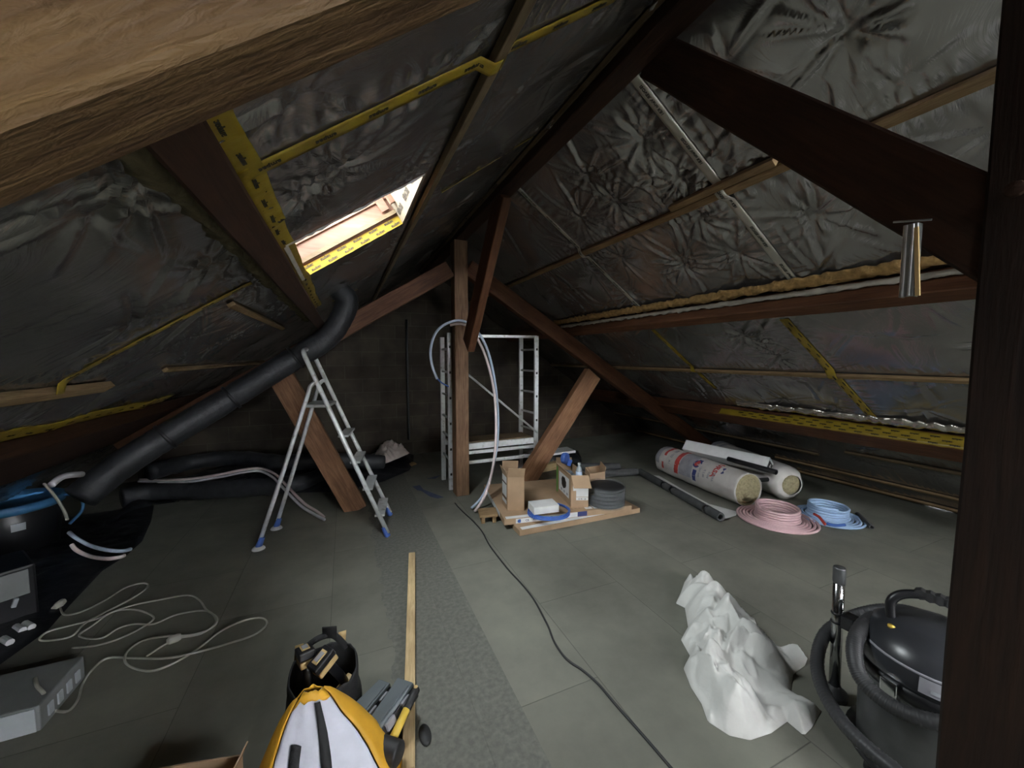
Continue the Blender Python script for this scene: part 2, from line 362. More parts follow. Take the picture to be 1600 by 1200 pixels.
bat('L', (1017, 0), (714, 360), .04, .025, W_lath2, 'grey-brown batten hugging the left side of the ridge beam', -3.1, 6.35, .125)
bat('L', (0, 618), (165, 597), .055, .03, W_lath, 'short pale batten end on the dark lower left slope', 0.9)
bat('L', (245, 580), (440, 562), .03, .02, W_lath, 'thin reddish batten on the left slope passing behind the black duct', None, 6.3)
bat('L', (350, 475), (450, 512), .035, .02, W_lath, 'short amber lath under the left purlin above the black duct', None, 3.95)
bat('R', (800, 440), (1225, 265), .045, .025, W_lath, 'bright long batten crossing the right slope above the purlin', -3.1, 6.35)
bat('R', (960, 573), (1510, 590), .04, .025, W_lath, 'thin straight batten at eye level on the right slope below the purlin', -3.1, 6.35)
bat('R', (1082, 670), (1277, 705), .035, .022, W_lath2, 'batten low on the right slope, just above the far end of the insulation rolls', None, 6.3)
bat('R', (1322, 705), (1502, 737), .035, .022, W_lath2, 'dim short batten just under the yellow-taped lower purlin, beside the near post', -1)
bat('R', (1225, 718), (1499, 775), .035, .022, W_lath, 'second batten from the floor on the right slope, behind the insulation rolls', -1, 3.3)
bat('R', (1270, 740), (1499, 797), .04, .024, W_lath, 'lowest batten of the right slope, closest to the floor', -1, 6.3)

rng = np.random.RandomState(5)
STAR = {}
for sd in 'LR':
    st = []
    for i, s in enumerate(np.arange(.35, 4.9, .42)):
        for Y in np.arange(YB+.2, YG, .52):
            st.append((s+rng.uniform(-.1, .1), Y+(i % 2)*.26+rng.uniform(-.12, .12), rng.randint(9, 15), rng.uniform(0, 6.28), rng.uniform(.4, 1.0)))
    if sd == 'R':
        for px in ((1000, 222), (915, 278), (1058, 288), (960, 318), (1320, 52), (905, 345), (1066, 418), (1090, 340), (1152, 400), (1160, 530), (1210, 560)):
            a = SY('R', *px); st.append((a[0], a[1], 13, rng.uniform(0, 6), 1.25))
    else:
        for px in ((535, 268), (480, 300), (220, 280)):
            a = SY('L', *px); st.append((a[0], a[1], 12, rng.uniform(0, 6), 1.1))
    STAR[sd] = st
# tape runs, as (name, side, a, b, width): the foil is pulled flat under them
sy = lambda sd, x, y: V(SY(sd, x, y))
TAPES = [('R', sy('R', 985, 112), sy('R', 1252, 452), .055), ('R', sy('R', 806, 290), sy('R', 1012, 492), .042),
         ('R', sy('R', 1225, 498), sy('R', 1402, 694), .065), ('R', sy('R', 1020, 515), sy('R', 1118, 607), .05),
         ('L', sy('L', 372, 276), sy('L', 772, 84), .06), ('L', sy('L', 776, 82), sy('L', 965, -8), .05),
         ('L', sy('L', 690, 300), sy('L', 832, 213), .02), ('L', sy('L', 80, 603), sy('L', 392, 440), .05)]
HG = {}
def build_h(side, S, Yv):
    G, K = np.meshgrid(S, Yv, indexing='ij'); h = .013*np.sin(6.3*K+1.1*np.sin(3*G))*np.sin(5.1*G+.8*np.sin(2.3*K))
    rg = np.random.RandomState(11 if side == 'L' else 23)
    fine = [q for q in STAR[side] if q[1] > -1]
    def crease(cs, cy, ang, Lc, A, w_, start=0.):
        e = Lc+start+.06; i0, i1 = np.searchsorted(S, (cs-e, cs+e)); j0, j1 = np.searchsorted(Yv, (cy-e, cy+e))
        if i1 <= i0 or j1 <= j0: return
        ds, dy = S[i0:i1, None]-cs, Yv[None, j0:j1]-cy
        t = (ds*math.cos(ang)+dy*math.sin(ang)-start)/Lc; d = -ds*math.sin(ang)+dy*math.cos(ang)
        d = d+.05*Lc*np.sin(PI*np.clip(t, 0, 1))*math.sin(ang*5)
        m_ = np.where((t > 0) & (t < 1), np.sin(PI*np.clip(t, 0, 1)**.6)**.8, 0)
        ww = w_*(.35+.65*np.clip(t, 0, 1))
        h[i0:i1, j0:j1] += A*m_*(np.exp(-(d/ww)**2)-.55*np.exp(-((d-1.7*ww)/(1.2*ww))**2))
    for (cs, cy, n, ph, am) in fine:
        i0, i1 = np.searchsorted(S, (cs-.3, cs+.3)); j0, j1 = np.searchsorted(Yv, (cy-.3, cy+.3))
        r = np.hypot(S[i0:i1, None]-cs, Yv[None, j0:j1]-cy); h[i0:i1, j0:j1] -= am*.026*np.exp(-r/.07)
        for k in range(n):
            if am < .9 and k % 2: continue
            crease(cs, cy, ph+2*PI*(k+rg.uniform(-.25, .25))/n, rg.uniform(.12, .38)*(.7+.4*am), am*rg.uniform(.006, .017), rg.uniform(.010, .022), .012)
    for _ in range(210):                       # long tension folds running along the sheet
        a_ = rg.normal(.15, .30) if side == 'R' else rg.normal(1.05, .35)
        crease(rg.uniform(.1, 4.6), rg.uniform(-.3, 6.2), a_, rg.uniform(.3, .9), rg.uniform(.004, .013)*rg.choice([-1, 1]), rg.uniform(.012, .028))
    for b in BAT[side]:                        # small pleats beside the battens, flat beneath them
        on = (K > b[1]-.05) & (K < b[2]+.05); d = np.abs(G-b[0])
        h += np.where(on, .0045*np.sin(K*105+6*np.sin(K*7)+9*G)*np.exp(-((d-.07)/.045)**2), 0)
        h = h*np.where(on, 1-.96*np.exp(-(d/.045)**2), 1)
    for (sd, a, b, wd) in TAPES:
        if sd != side: continue
        L = (b-a).length; d_ = (b-a)/L; t = (G-a.x)*d_.x+(K-a.y)*d_.y; c = np.abs(-(G-a.x)*d_.y+(K-a.y)*d_.x); on = (t > -.03) & (t < L+.03)
        h += np.where(on, .005*np.sin(t*120+7*np.sin(t*9))*np.exp(-((c-.07)/.04)**2), 0)
        h = h*np.where(on, 1-.96*np.exp(-(c/(wd*.75))**4), 1)
    for (a0, a1, b0, b1) in HOLES[side]:
        d = np.maximum(np.maximum(a0-G, G-a1), np.maximum(b0-K, K-b1)); h = h*(1-np.exp(-np.maximum(d, 0)/.05))
    return G, K, h
def foil_h(side, s, Y):
    S, Yv, h = HG[side]; i = min(max(np.searchsorted(S, s)-1, 0), len(S)-2); j = min(max(np.searchsorted(Yv, Y)-1, 0), len(Yv)-2)
    a = min(max((s-S[i])/(S[i+1]-S[i]), 0), 1); b = min(max((Y-Yv[j])/(Yv[j+1]-Yv[j]), 0), 1)
    return (h[i, j]*(1-a)+h[i+1, j]*a)*(1-b)+(h[i, j+1]*(1-a)+h[i+1, j+1]*a)*b
def make_foil(side, name):
    S = np.arange(0, (XE/CS)+.02, .0145); Yv = np.concatenate([np.arange(YB-.02, -.4, .07), np.arange(-.4, YG+.02, .0145)])
    for (a0, a1, b0, b1) in HOLES[side]:
        for arr, vals in ((S, (a0, a1)), (Yv, (b0, b1))):
            for v in vals: arr[np.abs(arr-v).argmin()] = v
    G, K, hh = build_h(side, S, Yv); HG[side] = (S, Yv, hh)
    sg = -1 if side == 'L' else 1
    X = XR+sg*G*CS-sg*hh*SN; Z = ZR-G*SN-hh*CS
    X = np.minimum(X, XR) if side == 'L' else np.maximum(X, XR)
    co = np.stack([X, K, Z], -1).reshape(-1, 3); ns, ny = G.shape
    i = np.arange(ns*ny).reshape(ns, ny)
    q = np.stack([i[:-1, :-1], i[1:, :-1], i[1:, 1:], i[:-1, 1:]], -1).reshape(-1, 4)
    cs_, cy_ = (G[:-1, :-1]+G[1:, 1:]).ravel()/2, (K[:-1, :-1]+K[1:, 1:]).ravel()/2
    keep = np.ones(len(q), bool)
    for (a0, a1, b0, b1) in HOLES[side]: keep &= ~((cs_ > a0) & (cs_ < a1) & (cy_ > b0) & (cy_ < b1))
    q = q[keep]; me = bpy.data.meshes.new(name); me.from_pydata(co.tolist(), [], q.tolist()); me.update()
    return struct(link(name, me, FOIL, smooth=True, origin=V((XR, 0, 0))))
make_foil('L', 'ceiling_left'); make_foil('R', 'ceiling_right')

# ------------------------------------------------------------------ timbers
def beam(name, a, b, wd, ht, mat, label, up=(0, 0, 1), cat='beam', bevel=.006, parent=None):
    a, b = V(a), V(b); x = (b-a); L = x.length; x.normalize(); y = V(up).cross(x).normalized(); z = x.cross(y)
    bm = bmesh.new(); bmesh.ops.create_cube(bm, size=1, matrix=Matrix.Translation((L/2, 0, 0)) @ Matrix.Diagonal((L, wd, ht, 1)))
    n = max(2, int(L/.12)); bmesh.ops.subdivide_edges(bm, edges=[e for e in bm.edges if abs((e.verts[0].co-e.verts[1].co).x) > L*.9], cuts=n)
    for v in bm.verts:                        # sawn timber is never quite straight
        p = v.co*2.3+V((a.x*7, a.y*5, a.z)); v.co.y += noise.noise(p)*wd*.02; v.co.z += noise.noise(p+V((9, 3, 1)))*ht*.02
    me = bpy.data.meshes.new(name); bm.to_mesh(me); bm.free()
    o = bpy.data.objects.new(name, me); COL.objects.link(o); me.materials.append(mat)
    o.matrix_world = Matrix.Translation(a) @ Matrix((x, y, z)).transposed().to_4x4()
    if bevel: md = o.modifiers.new('bevel', 'BEVEL'); md.width = bevel; md.segments = 1; md.limit_method = 'ANGLE'
    if label: tag(o, label, cat)
    return o
YT = 4.29                                    # far truss
beam('ridge_beam', (1.215, YB+.02, 2.945), (1.215, YG, 2.945), .12, .11, W_dark, 'dark ridge beam running the length of the loft under the roof peak')
# far king post
beam('king_post', (1.215, YT, 0), (1.215, YT, 2.89), .155, .165, W_post, 'weathered tan king post in the middle of the loft with pipes looped round it', up=(0, 1, 0), cat='post')
def inplane(name, t0, t1, b0, b1, Y, th, mat, label):   # a timber lying in the truss plane: top line t0-t1, bottom line b0-b1
    a = (V(t0)+V(b0))/2; b = (V(t1)+V(b1))/2; d = (b-a).normalized(); w_ = V(t0)-V(b0); ht = (w_-d*w_.dot(d)).length
    a.y = b.y = Y
    return beam(name, a, b, th, ht, mat, label)
def q(x, y): return atY(x, y, YT-.06)
A = q(690, 417); B = q(540, 497); d = (B-A).normalized()
inplane('principal_rafter', V((1.10, 0, 2.68)), V((-1.75, 0, .90)), V((1.10, 0, 2.47)), V((-1.75, 0, .69)), YT, .11, W_red, 'reddish rafter of the far truss sloping down left behind the black duct')
inplane('principal_rafter', V((1.31, 0, 2.72)), V((5.25, 0, .285)), V((1.31, 0, 2.50)), V((5.25, 0, .065)), YT, .11, W_red, 'long reddish far-truss rafter sloping down right to behind the printed roll')
def strut(pts, label):
    a0, a1, b0, b1 = [q(*p) for p in pts]; a = (a0+a1)/2; b = (b0+b1)/2; a.y = b.y = YT; d = (b-a).normalized(); w_ = a1-a0
    beam('strut', a, b, .10, (w_-d*w_.dot(d)).length, W_strut, label, cat='strut')
strut([(538, 803), (576, 797), (405, 566), (443, 561)], 'tan slanting strut with nail holes rising left from the floor behind the stepladder')
strut([(802, 764), (833, 764), (915, 580), (945, 588)], 'tan slanting strut rising right behind the open cartons to the far rafter')
# braces in the ridge plane
def rbrace(p, X, th, mat, label, ext=0.):
    u0, u1, l0, l1 = [atX(x, y, X) for x, y in p]; a = (u0+l0)/2; b = (u1+l1)/2; a.x = b.x = X+th/2; d = (b-a).normalized(); w_ = u0-l0
    beam('brace', a, b+d*ext, th, (w_-d*w_.dot(d)).length, mat, label)
rbrace([(788, 300), (733, 540), (772, 300), (721, 540)], 1.17, .075, W_red, 'narrow red brace leaning from the far king post up to the ridge beam')
rbrace([(1040, 53), (1545, 273), (988, 114), (1532, 442)], 1.264, .08, W_dark, 'wide dark brace crossing the upper right from the near post up to the ridge', .17)
# near truss
kp = beam('king_post', (1.335, .265, 0), (1.335, .265, 2.89), .25, .21, W_shade, 'thick post in deep shade filling the right edge of the photo', up=(0, 1, 0), cat='post')
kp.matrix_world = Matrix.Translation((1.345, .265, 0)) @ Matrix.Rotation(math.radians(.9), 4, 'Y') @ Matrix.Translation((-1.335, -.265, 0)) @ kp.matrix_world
cN = 1.6+.262; thn = .075; hh = .26
def nr(X): return V((X, .368, cN+.72*X+hh/2*1.232))
beam('principal_rafter', nr(1.12), nr(-2.05), thn, hh, W_near, 'huge rough-sawn rafter crossing the top left of the photo close overhead')
beam('principal_rafter', (1.45, .35, 2.62), (5.0, .35, .30), .085, .22, W_dark, 'dark rafter sloping down right from the dark near post')
mb = MB()
for zz in (1.88,): mb.lathe([(0, .012), (.014, .010), (.02, 0)], (1.222, .33, zz), 12, M=Matrix.Rotation(-PI/2, 3, 'Y'))
# purlins, square to the slope
def purlin(side, in_up, in_lo, perp, ya, yb, mat, label):
    su = SY(side, *in_up, perp)[0]; sl = SY(side, *in_lo, perp)[0]; s = (su+sl)/2
    n = FP(side, s, 0, 0)-FP(side, s, 0, 1)
    beam('purlin', FP(side, s, ya, perp/2+.004), FP(side, s, yb, perp/2+.004), abs(sl-su), perp, mat, label, up=n)
    return su, sl
LPU = purlin('L', (415, 347), (367, 378), .15, -3.1, 6.38, W_dark, 'dark upper left purlin with yellow tape along its top, beside the roof window')
RPU = purlin('R', (1517, 449), (1517, 469), .15, -3.1, 6.38, W_red, 'red-brown upper purlin on the right slope under a ragged insulation edge')
RPL = purlin('R', (1500, 703), (1500, 722), .13, -3.1, 6.38, W_red, 'low red-brown purlin on the right slope below the wide yellow tape')
LPL = purlin('L', (100, 690), (100, 722), .09, -3.1, 6.38, W_dark, 'dim lower left purlin with yellow tape above the black duct end')
for side in 'LR':
    for (s, ya, yb, wd, th, mat, lab) in BAT[side]:
        n = FP(side, s, 0, 0)-FP(side, s, 0, 1)
        beam('batten', FP(side, s, ya, th/2+.006), FP(side, s, yb, th/2+.006), wd, th, mat, lab, up=n, cat='batten', bevel=.002)
a = SY('R', 1050, 322); b = SY('R', 1222, 258)
n = FP('R', a[0], 0, 0)-FP('R', a[0], 0, 1)
beam('batten', FP('R', BAT['R'][0][0]-.05, b[1], .022), FP('R', BAT['R'][0][0]-.05, a[1], .022), .04, .03, W_lath, 'short doubled batten piece lying along the bright long batten, crossed by white tape', up=n, cat='batten', bevel=.002)

# ------------------------------------------------------------------ tapes on the foil
def tape(side, a, b, wd, mat, label, text=None, tsize=.02, flip=1, lift=.004, group=None, wob=.0, rows=1, extra_off=None):
    a = V(a); b = V(b); L = (b-a).length; d = (b-a)/L; nn = V((-d.y, d.x)); k = max(2, int(L/.03))
    def f(t, v, e=0.):
        p = a+d*t+nn*(v+wob*noise.noise(V((t*3, a.x*5, 1))))
        if extra_off is not None: return FP(side, p.x, p.y, extra_off+e)
        l = lift+e
        for bt in BAT[side]:
            if bt[1]-.05 < p.y < bt[2]+.05: l = max(l, (bt[4]+.010+e)*max(0, 1-max(0, abs(p.x-bt[0])-bt[3]/2-.004)/.03))
        return FP(side, p.x, p.y, max(0, float(foil_h(side, p.x, p.y)))+l)
    mb = MB(); mb.grid([[f(L*i/k, wd*(j/4-.5)) for j in range(5)] for i in range(k+1)])
    o = tag(mb.build('adhesive_tape', mat, smooth=True, solid=.0015), label, 'tape', group)
    if text:
        mb = MB(); step = tsize*len(text)*.62+.07; m = int(L/step)
        for r in range(rows):
            for i in range(m):
                c = (i+.5+.4*(r % 2))*L/m
                v0 = (r-(rows-1)/2)*wd/rows
                if c+step/2 > L: continue
                lettering(mb, text, tsize, lambda u, v: f(c+flip*u, v0+flip*v, .0025))
        print_on(mb, INK, o)
    return o
T1 = 'ISOVER Vario KB1'
tape('R', sy('R', 985, 112), sy('R', 1252, 452), .055, WTAPE, 'white printed tape down the right slope, the wider one nearer the dark brace', T1, .024, 1)
tape('R', sy('R', 806, 290), sy('R', 1012, 492), .042, WTAPE, 'white printed tape down the right slope, the farther narrower one', T1, .022, 1)
tape('R', sy('R', 1225, 498), sy('R', 1402, 694), .065, YEL, 'yellow tape down the lower right slope, nearer one, between purlin and taped edge', 'ampac', .02, 1, rows=2)
tape('R', sy('R', 1020, 515), sy('R', 1118, 607), .05, YEL, 'yellow tape down the lower right slope, farther one under the purlin', 'ampac', .02, 1)
a, b = SY('R', 1150, 668), SY('R', 1500, 694)
mb = MB(); k = 150; Yt = lambda i: .3+2.95*i/k
mb.grid([[FP('R', RPL[0]-.006-.002*noise.noise(V((i*.2, j, 3))), Yt(i), .128-(.105-.03*(i > 110)-.02*(i < 25))*j/4+.006*noise.noise(V((i*.31, j*.2, 7)))) for j in range(5)] for i in range(k+1)])
o = tag(mb.build('adhesive_tape', YEL, smooth=True, solid=.0015), 'wide yellow printed tape lying along the face of the low right purlin', 'tape'); mb = MB()
for r in range(3):
    for i in range(22): lettering(mb, 'ampac', .022, lambda u, v: FP('R', RPL[0]-.0105, .45+2.6*(i+.4*(r % 2))/22-u, .110-.028*r-v))
print_on(mb, INK, o)
tape('L', sy('L', 372, 276), sy('L', 772, 84), .06, YEL, 'yellow tape up the left slope above the roof window', 'ampac', .024, -1, rows=1)
tape('L', sy('L', 776, 82), sy('L', 965, -8), .05, YEL, 'yellow tape continuing up the left slope from the batten to the ridge', 'ampac', .024, -1)
tape('L', sy('L', 690, 300), sy('L', 832, 213), .02, YEL, 'narrow yellow tape past the top end of the roof window', None)
tape('L', (LPU[0]-.045, .75), (LPU[0]-.045, 3.95), .07, YEL, 'crumpled yellow tape along the upper left purlin beside the roof window', 'ampac', .022, -1, wob=.02)
tape('L', (LPL[0]-.045, 1.2), (LPL[0]-.045, 4.2), .12, YEL, 'dull yellow tape along the lower left purlin at the left edge', 'ampac', .02, -1, wob=.03)
tape('L', sy('L', 80, 603), sy('L', 392, 440), .05, YEL, 'dull yellow tape slanting up the dark foil left of the black duct', 'ampac', .02, -1)
tape('L', sy('L', 520, 470), sy('L', 558, 452), .03, YEL, 'torn yellow tape scrap above the duct elbow', None)

# ragged insulation edge over the right purlin
def ragged(label, side, s, ya, yb, wd, off, mat, seed, name='insulation_strip', cat='insulation', gaps=0):
    rows = []; n = int((yb-ya)/.02)
    for i in range(n+1):
        Y = ya+(yb-ya)*i/n; k = noise.noise(V((Y*6, seed, 0))); k2 = noise.noise(V((Y*23, seed, 3))); row = []
        for j in range(7):
            t = j/6; row.append(FP(side, s+(t-.5)*wd*(max(.06, 1.1+1.6*k) if gaps else 1+.7*k)*(1+.6*k2)+.012*k, Y, off+.028*math.sin(PI*t)*(1+.9*noise.noise(V((Y*17, t*4, seed))))))
        rows.append(row)
    return tag(MB().grid(rows).build(name, mat, smooth=True, solid=.004), label, cat)
ragged('torn brown-yellow insulation edge bulging along the top of the right purlin', 'R', RPU[0]-.075, -.5, 4.6, .09, .02, WOOLF, 3.)
ragged('crumpled white film edge hanging along the right purlin below the insulation edge', 'R', RPU[0]-.02, -.5, 4.5, .022, .05, simple('film_scrap', (.34, .31, .26), .4, var=.3, bump=.3), 8., 'film_edge', 'film', 1)
ragged('crinkled foil edge standing out along the left side of the ridge beam', 'L', .10, .5, 4.1, .07, .015, foil_mat('edge_foil', (.6, .57, .53), .22), 2., 'foil_strip', 'foil')
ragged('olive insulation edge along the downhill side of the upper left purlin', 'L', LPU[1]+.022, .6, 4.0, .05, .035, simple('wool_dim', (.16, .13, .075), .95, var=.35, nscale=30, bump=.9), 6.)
ragged('crumpled shiny foil strip showing between the low right purlin and its batten', 'R', RPL[0]-.10, .3, 3.0, .10, .01, foil_mat('bright_foil', (.75, .70, .62), .2), 5., 'foil_strip', 'foil')

# ------------------------------------------------------------------ roof window
def roof_window(idx, hole, vis):
    a0, a1, b0, b1 = hole; r = struct(bpy.data.objects.new('window_%d' % idx, None)); COL.objects.link(r); r.location = FP('L', (a0+a1)/2, (b0+b1)/2, 0)
    D = .50; F = lambda s, Y, o: FP('L', s, Y, o)
    def slab(mb, s_a, s_b, Ya, Yb, oa, ob):
        c = [F(s, Y, o) for s in (s_a, s_b) for Y in (Ya, Yb) for o in (oa, ob)]; bm = mb.bm; v = [bm.verts.new(p) for p in c]
        for f in ((0, 1, 3, 2), (4, 6, 7, 5), (0, 4, 5, 1), (2, 3, 7, 6), (0, 2, 6, 4), (1, 5, 7, 3)): bm.faces.new([v[i] for i in f])
    t = .02
    m = MB(); slab(m, a0-t, a1+t, b1, b1+t, .003, -D); slab(m, a0-t, a1+t, b0-t, b0, .003, -D); slab(m, a1, a1+t, b0, b1, .003, -D)
    m.build('reveal_board', W_pink, r)
    m = MB(); slab(m, a0-t, a0, b0, b1, .003, -D); m.build('reveal_board', LINER, r)
    # sash frame set in the outer half of the reveal
    m = MB(); g = .045
    slab(m, a0, a1, b1-g, b1-.001, -.33, -.38); slab(m, a0, a1, b0+.001, b0+g, -.33, -.38); slab(m, a0+.001, a0+g, b0+g, b1-g, -.33, -.38); slab(m, a1-g, a1-.001, b0+g, b1-g, -.33, -.38)
    m.build('sash', W_pink, r, bevel=.003)
    m = MB(); slab(m, a0+.001, a0+.03, b1-.12, b1-.09, -.10, -.22); slab(m, a0+.03, a0+.08, b1-.03, b1-.012, -.10, -.20); m.build('stay', W_pink, r)
    m = MB(); slab(m, a0+.001, a1-.001, b1-.022, b1-.002, -.062, -.085); m.build('reveal_lath', W_lath2, r)
    m = MB(); slab(m, a0+.001, a1-.001, b1-.012, b1-.002, -.165, -.20); m.build('reveal_lath', W_pink, r)
    m = MB(); slab(m, a0, a1, b0, b1, -.42, -.426); m.build('glass_pane', GLASS, r)
    m = MB(); slab(m, a0-.06, a1+.06, b0-.06, b1+.06, -.0, -.004)
    if vis:
        m.bm.clear()
        k = 40; m.grid([[F(a0+(a1-a0)*i/k, b1-.0015-.001*j, .006-.055*j+.003*noise.noise(V((i*.4, j, 2)))) for j in range(2)] for i in range(k+1)])
        tp = m.build('adhesive_tape', YEL, r, solid=.001); m = MB()
        for rr in range(2):
            for i in range(6):
                c = a0+(a1-a0)*(i+.4+.3*rr)/6.3
                lettering(m, 'ampac', .024, lambda u, v: F(c-u, b1-.0045, -.012-.026*rr+v))
        print_on(m, INK, tp)
        m = MB()
        for i in range(3):
            c = b0+(b1-b0)*(i+.5)/3
            lettering(m, 'ISOVER', .045, lambda u, v: F(a0+.002, c+u, -.05+v))
        print_on(m, INK, r)
        m = MB()                                 # torn film left round the opening
        for (sa, Ya, sb, Yb, sd_) in ((a1-.01, b0-.02, a1-.01, b1+.03, 1), (a0, b0-.02, a1, b0-.02, 2)):
            k = 30; m.grid([[F(sa+(sb-sa)*i/k+(.02*j if sd_ == 1 else .0), Ya+(Yb-Ya)*i/k-(.02*j if sd_ == 2 else 0), .008+.012*abs(noise.noise(V((i*.9, sd_, j*2))))) for j in range(2)] for i in range(k+1)])
        m.build('film_edge', PAPER, r, solid=.001)
    else: m.bm.free()
    ld = bpy.data.lights.new('daylight_portal', 'AREA'); ld.shape = 'RECTANGLE'; ld.size = (a1-a0); ld.size_y = (b1-b0); ld.cycles.is_portal = True
    lo = bpy.data.objects.new('daylight_portal', ld); COL.objects.link(lo)
    nin = V((SN, 0, -CS)); dn = V((-CS, 0, -SN)); yv = (-nin).cross(dn)
    lo.matrix_world = Matrix.Translation(F((a0+a1)/2, (b0+b1)/2, -.47)) @ Matrix((dn, yv, -nin)).transposed().to_4x4()
roof_window(1, HOLES['L'][0], True); roof_window(2, HOLES['L'][1], False)
#@@OBJECTS
# ------------------------------------------------------------------ helpers for the things on the floor
def proj(p):
    d = V(p)-CAM; w_ = d.dot(CF); return 800+FPX*d.dot(CR)/w_, 600-FPX*d.dot(CU)/w_
def on_line(a, b, y):                        # point of segment a-b at image height y
    lo, hi = 0., 1.; up = proj(b)[1] > proj(a)[1]
    for _ in range(30):
        m = (lo+hi)/2
        if (proj(V(a).lerp(V(b), m))[1] > y) == up: hi = m
        else: lo = m
    return V(a).lerp(V(b), lo)
def ridge(p): return 1-2*abs(noise.noise(p))
def heap(name, poly, hmax, mat, label, cat, seed, scale=5., edge=.09, res=.014, group=None, base=0., tilt=None, sharp=1.0, lump=.35):
    A = np.array([(p[0], p[1]) for p in poly]); B = np.roll(A, -1, 0); mn, mx = A.min(0), A.max(0)
    xs = np.arange(mn[0], mx[0]+res, res); ys = np.arange(mn[1], mx[1]+res, res)
    X, Y = np.meshgrid(xs, ys, indexing='ij'); ins = np.zeros(X.shape, bool); D = np.full(X.shape, 9.); NX = X.copy(); NY = Y.copy()
    for (ax, ay), (bx, by) in zip(A, B):
        c = ((ay > Y) != (by > Y)); ins ^= c & (X < (bx-ax)*(Y-ay)/((by-ay) if by != ay else 1e-9)+ax)
        t = np.clip(((X-ax)*(bx-ax)+(Y-ay)*(by-ay))/((bx-ax)**2+(by-ay)**2+1e-12), 0, 1)
        dd = np.hypot(X-ax-t*(bx-ax), Y-ay-t*(by-ay)); NX = np.where(dd < D, ax+t*(bx-ax), NX); NY = np.where(dd < D, ay+t*(by-ay), NY); D = np.minimum(D, dd)
    verts = []; idx = -np.ones(X.shape, int)
    for i in range(X.shape[0]):
        for j in range(X.shape[1]):
            if not ins[i, j]: continue
            p = V((X[i, j], Y[i, j], seed*3.7)); wv = V((noise.noise(p*scale*.5+V((5, 1, 2))), noise.noise(p*scale*.5+V((1, 7, 3))), 0))
            q_ = p*scale+wv*1.1; q_.z = seed
            rs = lambda v: max(0, 1-abs(noise.noise(v))*2.4)**2
            dv = noise.voronoi(q_*.75+V((0, 0, seed)))[0]; fac = min(1, (dv[1]-dv[0])*1.4)
            dv2 = noise.voronoi(q_*1.7+V((4, 1, seed)))[0]; fac2 = min(1, (dv2[1]-dv2[0])*1.6)
            f = .30+lump*.8*noise.noise(p*scale*.6+V((2, 9, seed)))+sharp*(.34*fac+.17*fac2+.16*rs(q_*1.3)-.05)+.05*rs(q_*4.1)
            e = 1-math.exp(-D[i, j]/edge); h = hmax*(tilt(X[i, j], Y[i, j]) if tilt else 1)
            z = base+max(.003, h*e*max(.12, f))
            idx[i, j] = len(verts)
            rim = not (0 < i < X.shape[0]-1 and 0 < j < X.shape[1]-1 and ins[i-1:i+2, j-1:j+2].all())
            verts.append((NX[i, j], NY[i, j], base+.003) if rim else (X[i, j]+wv.x*.05*e, Y[i, j]+wv.y*.05*e, z))
    fs = []
    for i in range(X.shape[0]-1):
        for j in range(X.shape[1]-1):
            k = (idx[i, j], idx[i+1, j], idx[i+1, j+1], idx[i, j+1])
            if min(k) >= 0: fs.append(k)
    me = bpy.data.meshes.new(name); me.from_pydata(verts, [], fs); me.update()
    bm = bmesh.new(); bm.from_mesh(me)
    be = [e for e in bm.edges if e.is_boundary]
    r = bmesh.ops.extrude_edge_only(bm, edges=be)
    for v in r['geom']:
        if isinstance(v, bmesh.types.BMVert): v.co.z = base+.001
    bmesh.ops.delete(bm, geom=[v for v in bm.verts if not v.link_faces], context='VERTS')
    bm.to_mesh(me); bm.free()
    return tag(link(name, me, mat, smooth=True), label, cat, group)
UPZ = V((0, 0, 1))
# ------------------------------------------------------------------ stepladder
F1, F2, F3, F4 = P(606, 838), P(610, 805), P(404, 858), P(432, 826)
Wd = ((F2-F1)+(F4-F3))/2
nn = (F3-F1).cross(UPZ).normalized(); nn *= 1 if nn.dot(Wd) > 0 else -1
def lad(x, y, sh): return hit(x, y, nn, nn.dot(F1)+sh)
lt = thing('stepladder', (F1+F2+F3+F4)/4, 'paint-spattered aluminium stepladder with blue feet standing open in front of the tan strut', 'stepladder')
T1_ = lad(476, 556, .05); WT = Wd*.72; T2_ = T1_+WT
R1_ = lad(485, 604, .05); R2_ = R1_+WT*.95; J1 = on_line(F1, T1_, 598); J2 = J1+WT*.95
tp = T1_+(T1_-F1).normalized()*.045
fr = smooth_path([T1_, tp+WT*.12, tp+WT*.5+(T1_-F1).normalized()*.015, tp+WT*.88, T2_], 5)
MB().tube([F1+UPZ*.03]+[F1.lerp(T1_, .5)]+fr+[F2.lerp(T2_, .5), F2+UPZ*.03], .019, 10).build('front_frame', ALU, lt, smooth=True)
for f_, r_, j_ in ((F3, R1_, J1), (F4, R2_, J2)):
    MB().tube([f_+UPZ*.03, f_.lerp(r_, .5), f_.lerp(r_, .93)]+smooth_path([f_.lerp(r_, .97), r_+UPZ*.0, r_.lerp(j_, .6)+UPZ*.012, j_], 5), .017, 10).build('rear_leg', ALU, lt, smooth=True)
for y in (682, 723, 765, 806):
    c1 = on_line(F1, T1_, y); c2 = c1+Wd*(.72+.28*(1-(c1.z/T1_.z)))
    ex = (F1-F3).normalized(); tr = MB().bar(c1+ex*.01, c2+ex*.01, .085, .018); tr.build('tread', ALUD, lt, bevel=.003)
c1 = on_line(F1, T1_, 637); r1 = on_line(F3, R1_, 637); pw = Wd*.78
m = MB(); m.poly([c1+UPZ*.0, r1, r1+pw, c1+pw], .025, (0, 0, 1)); m.build('platform', ALUD, lt, bevel=.003)
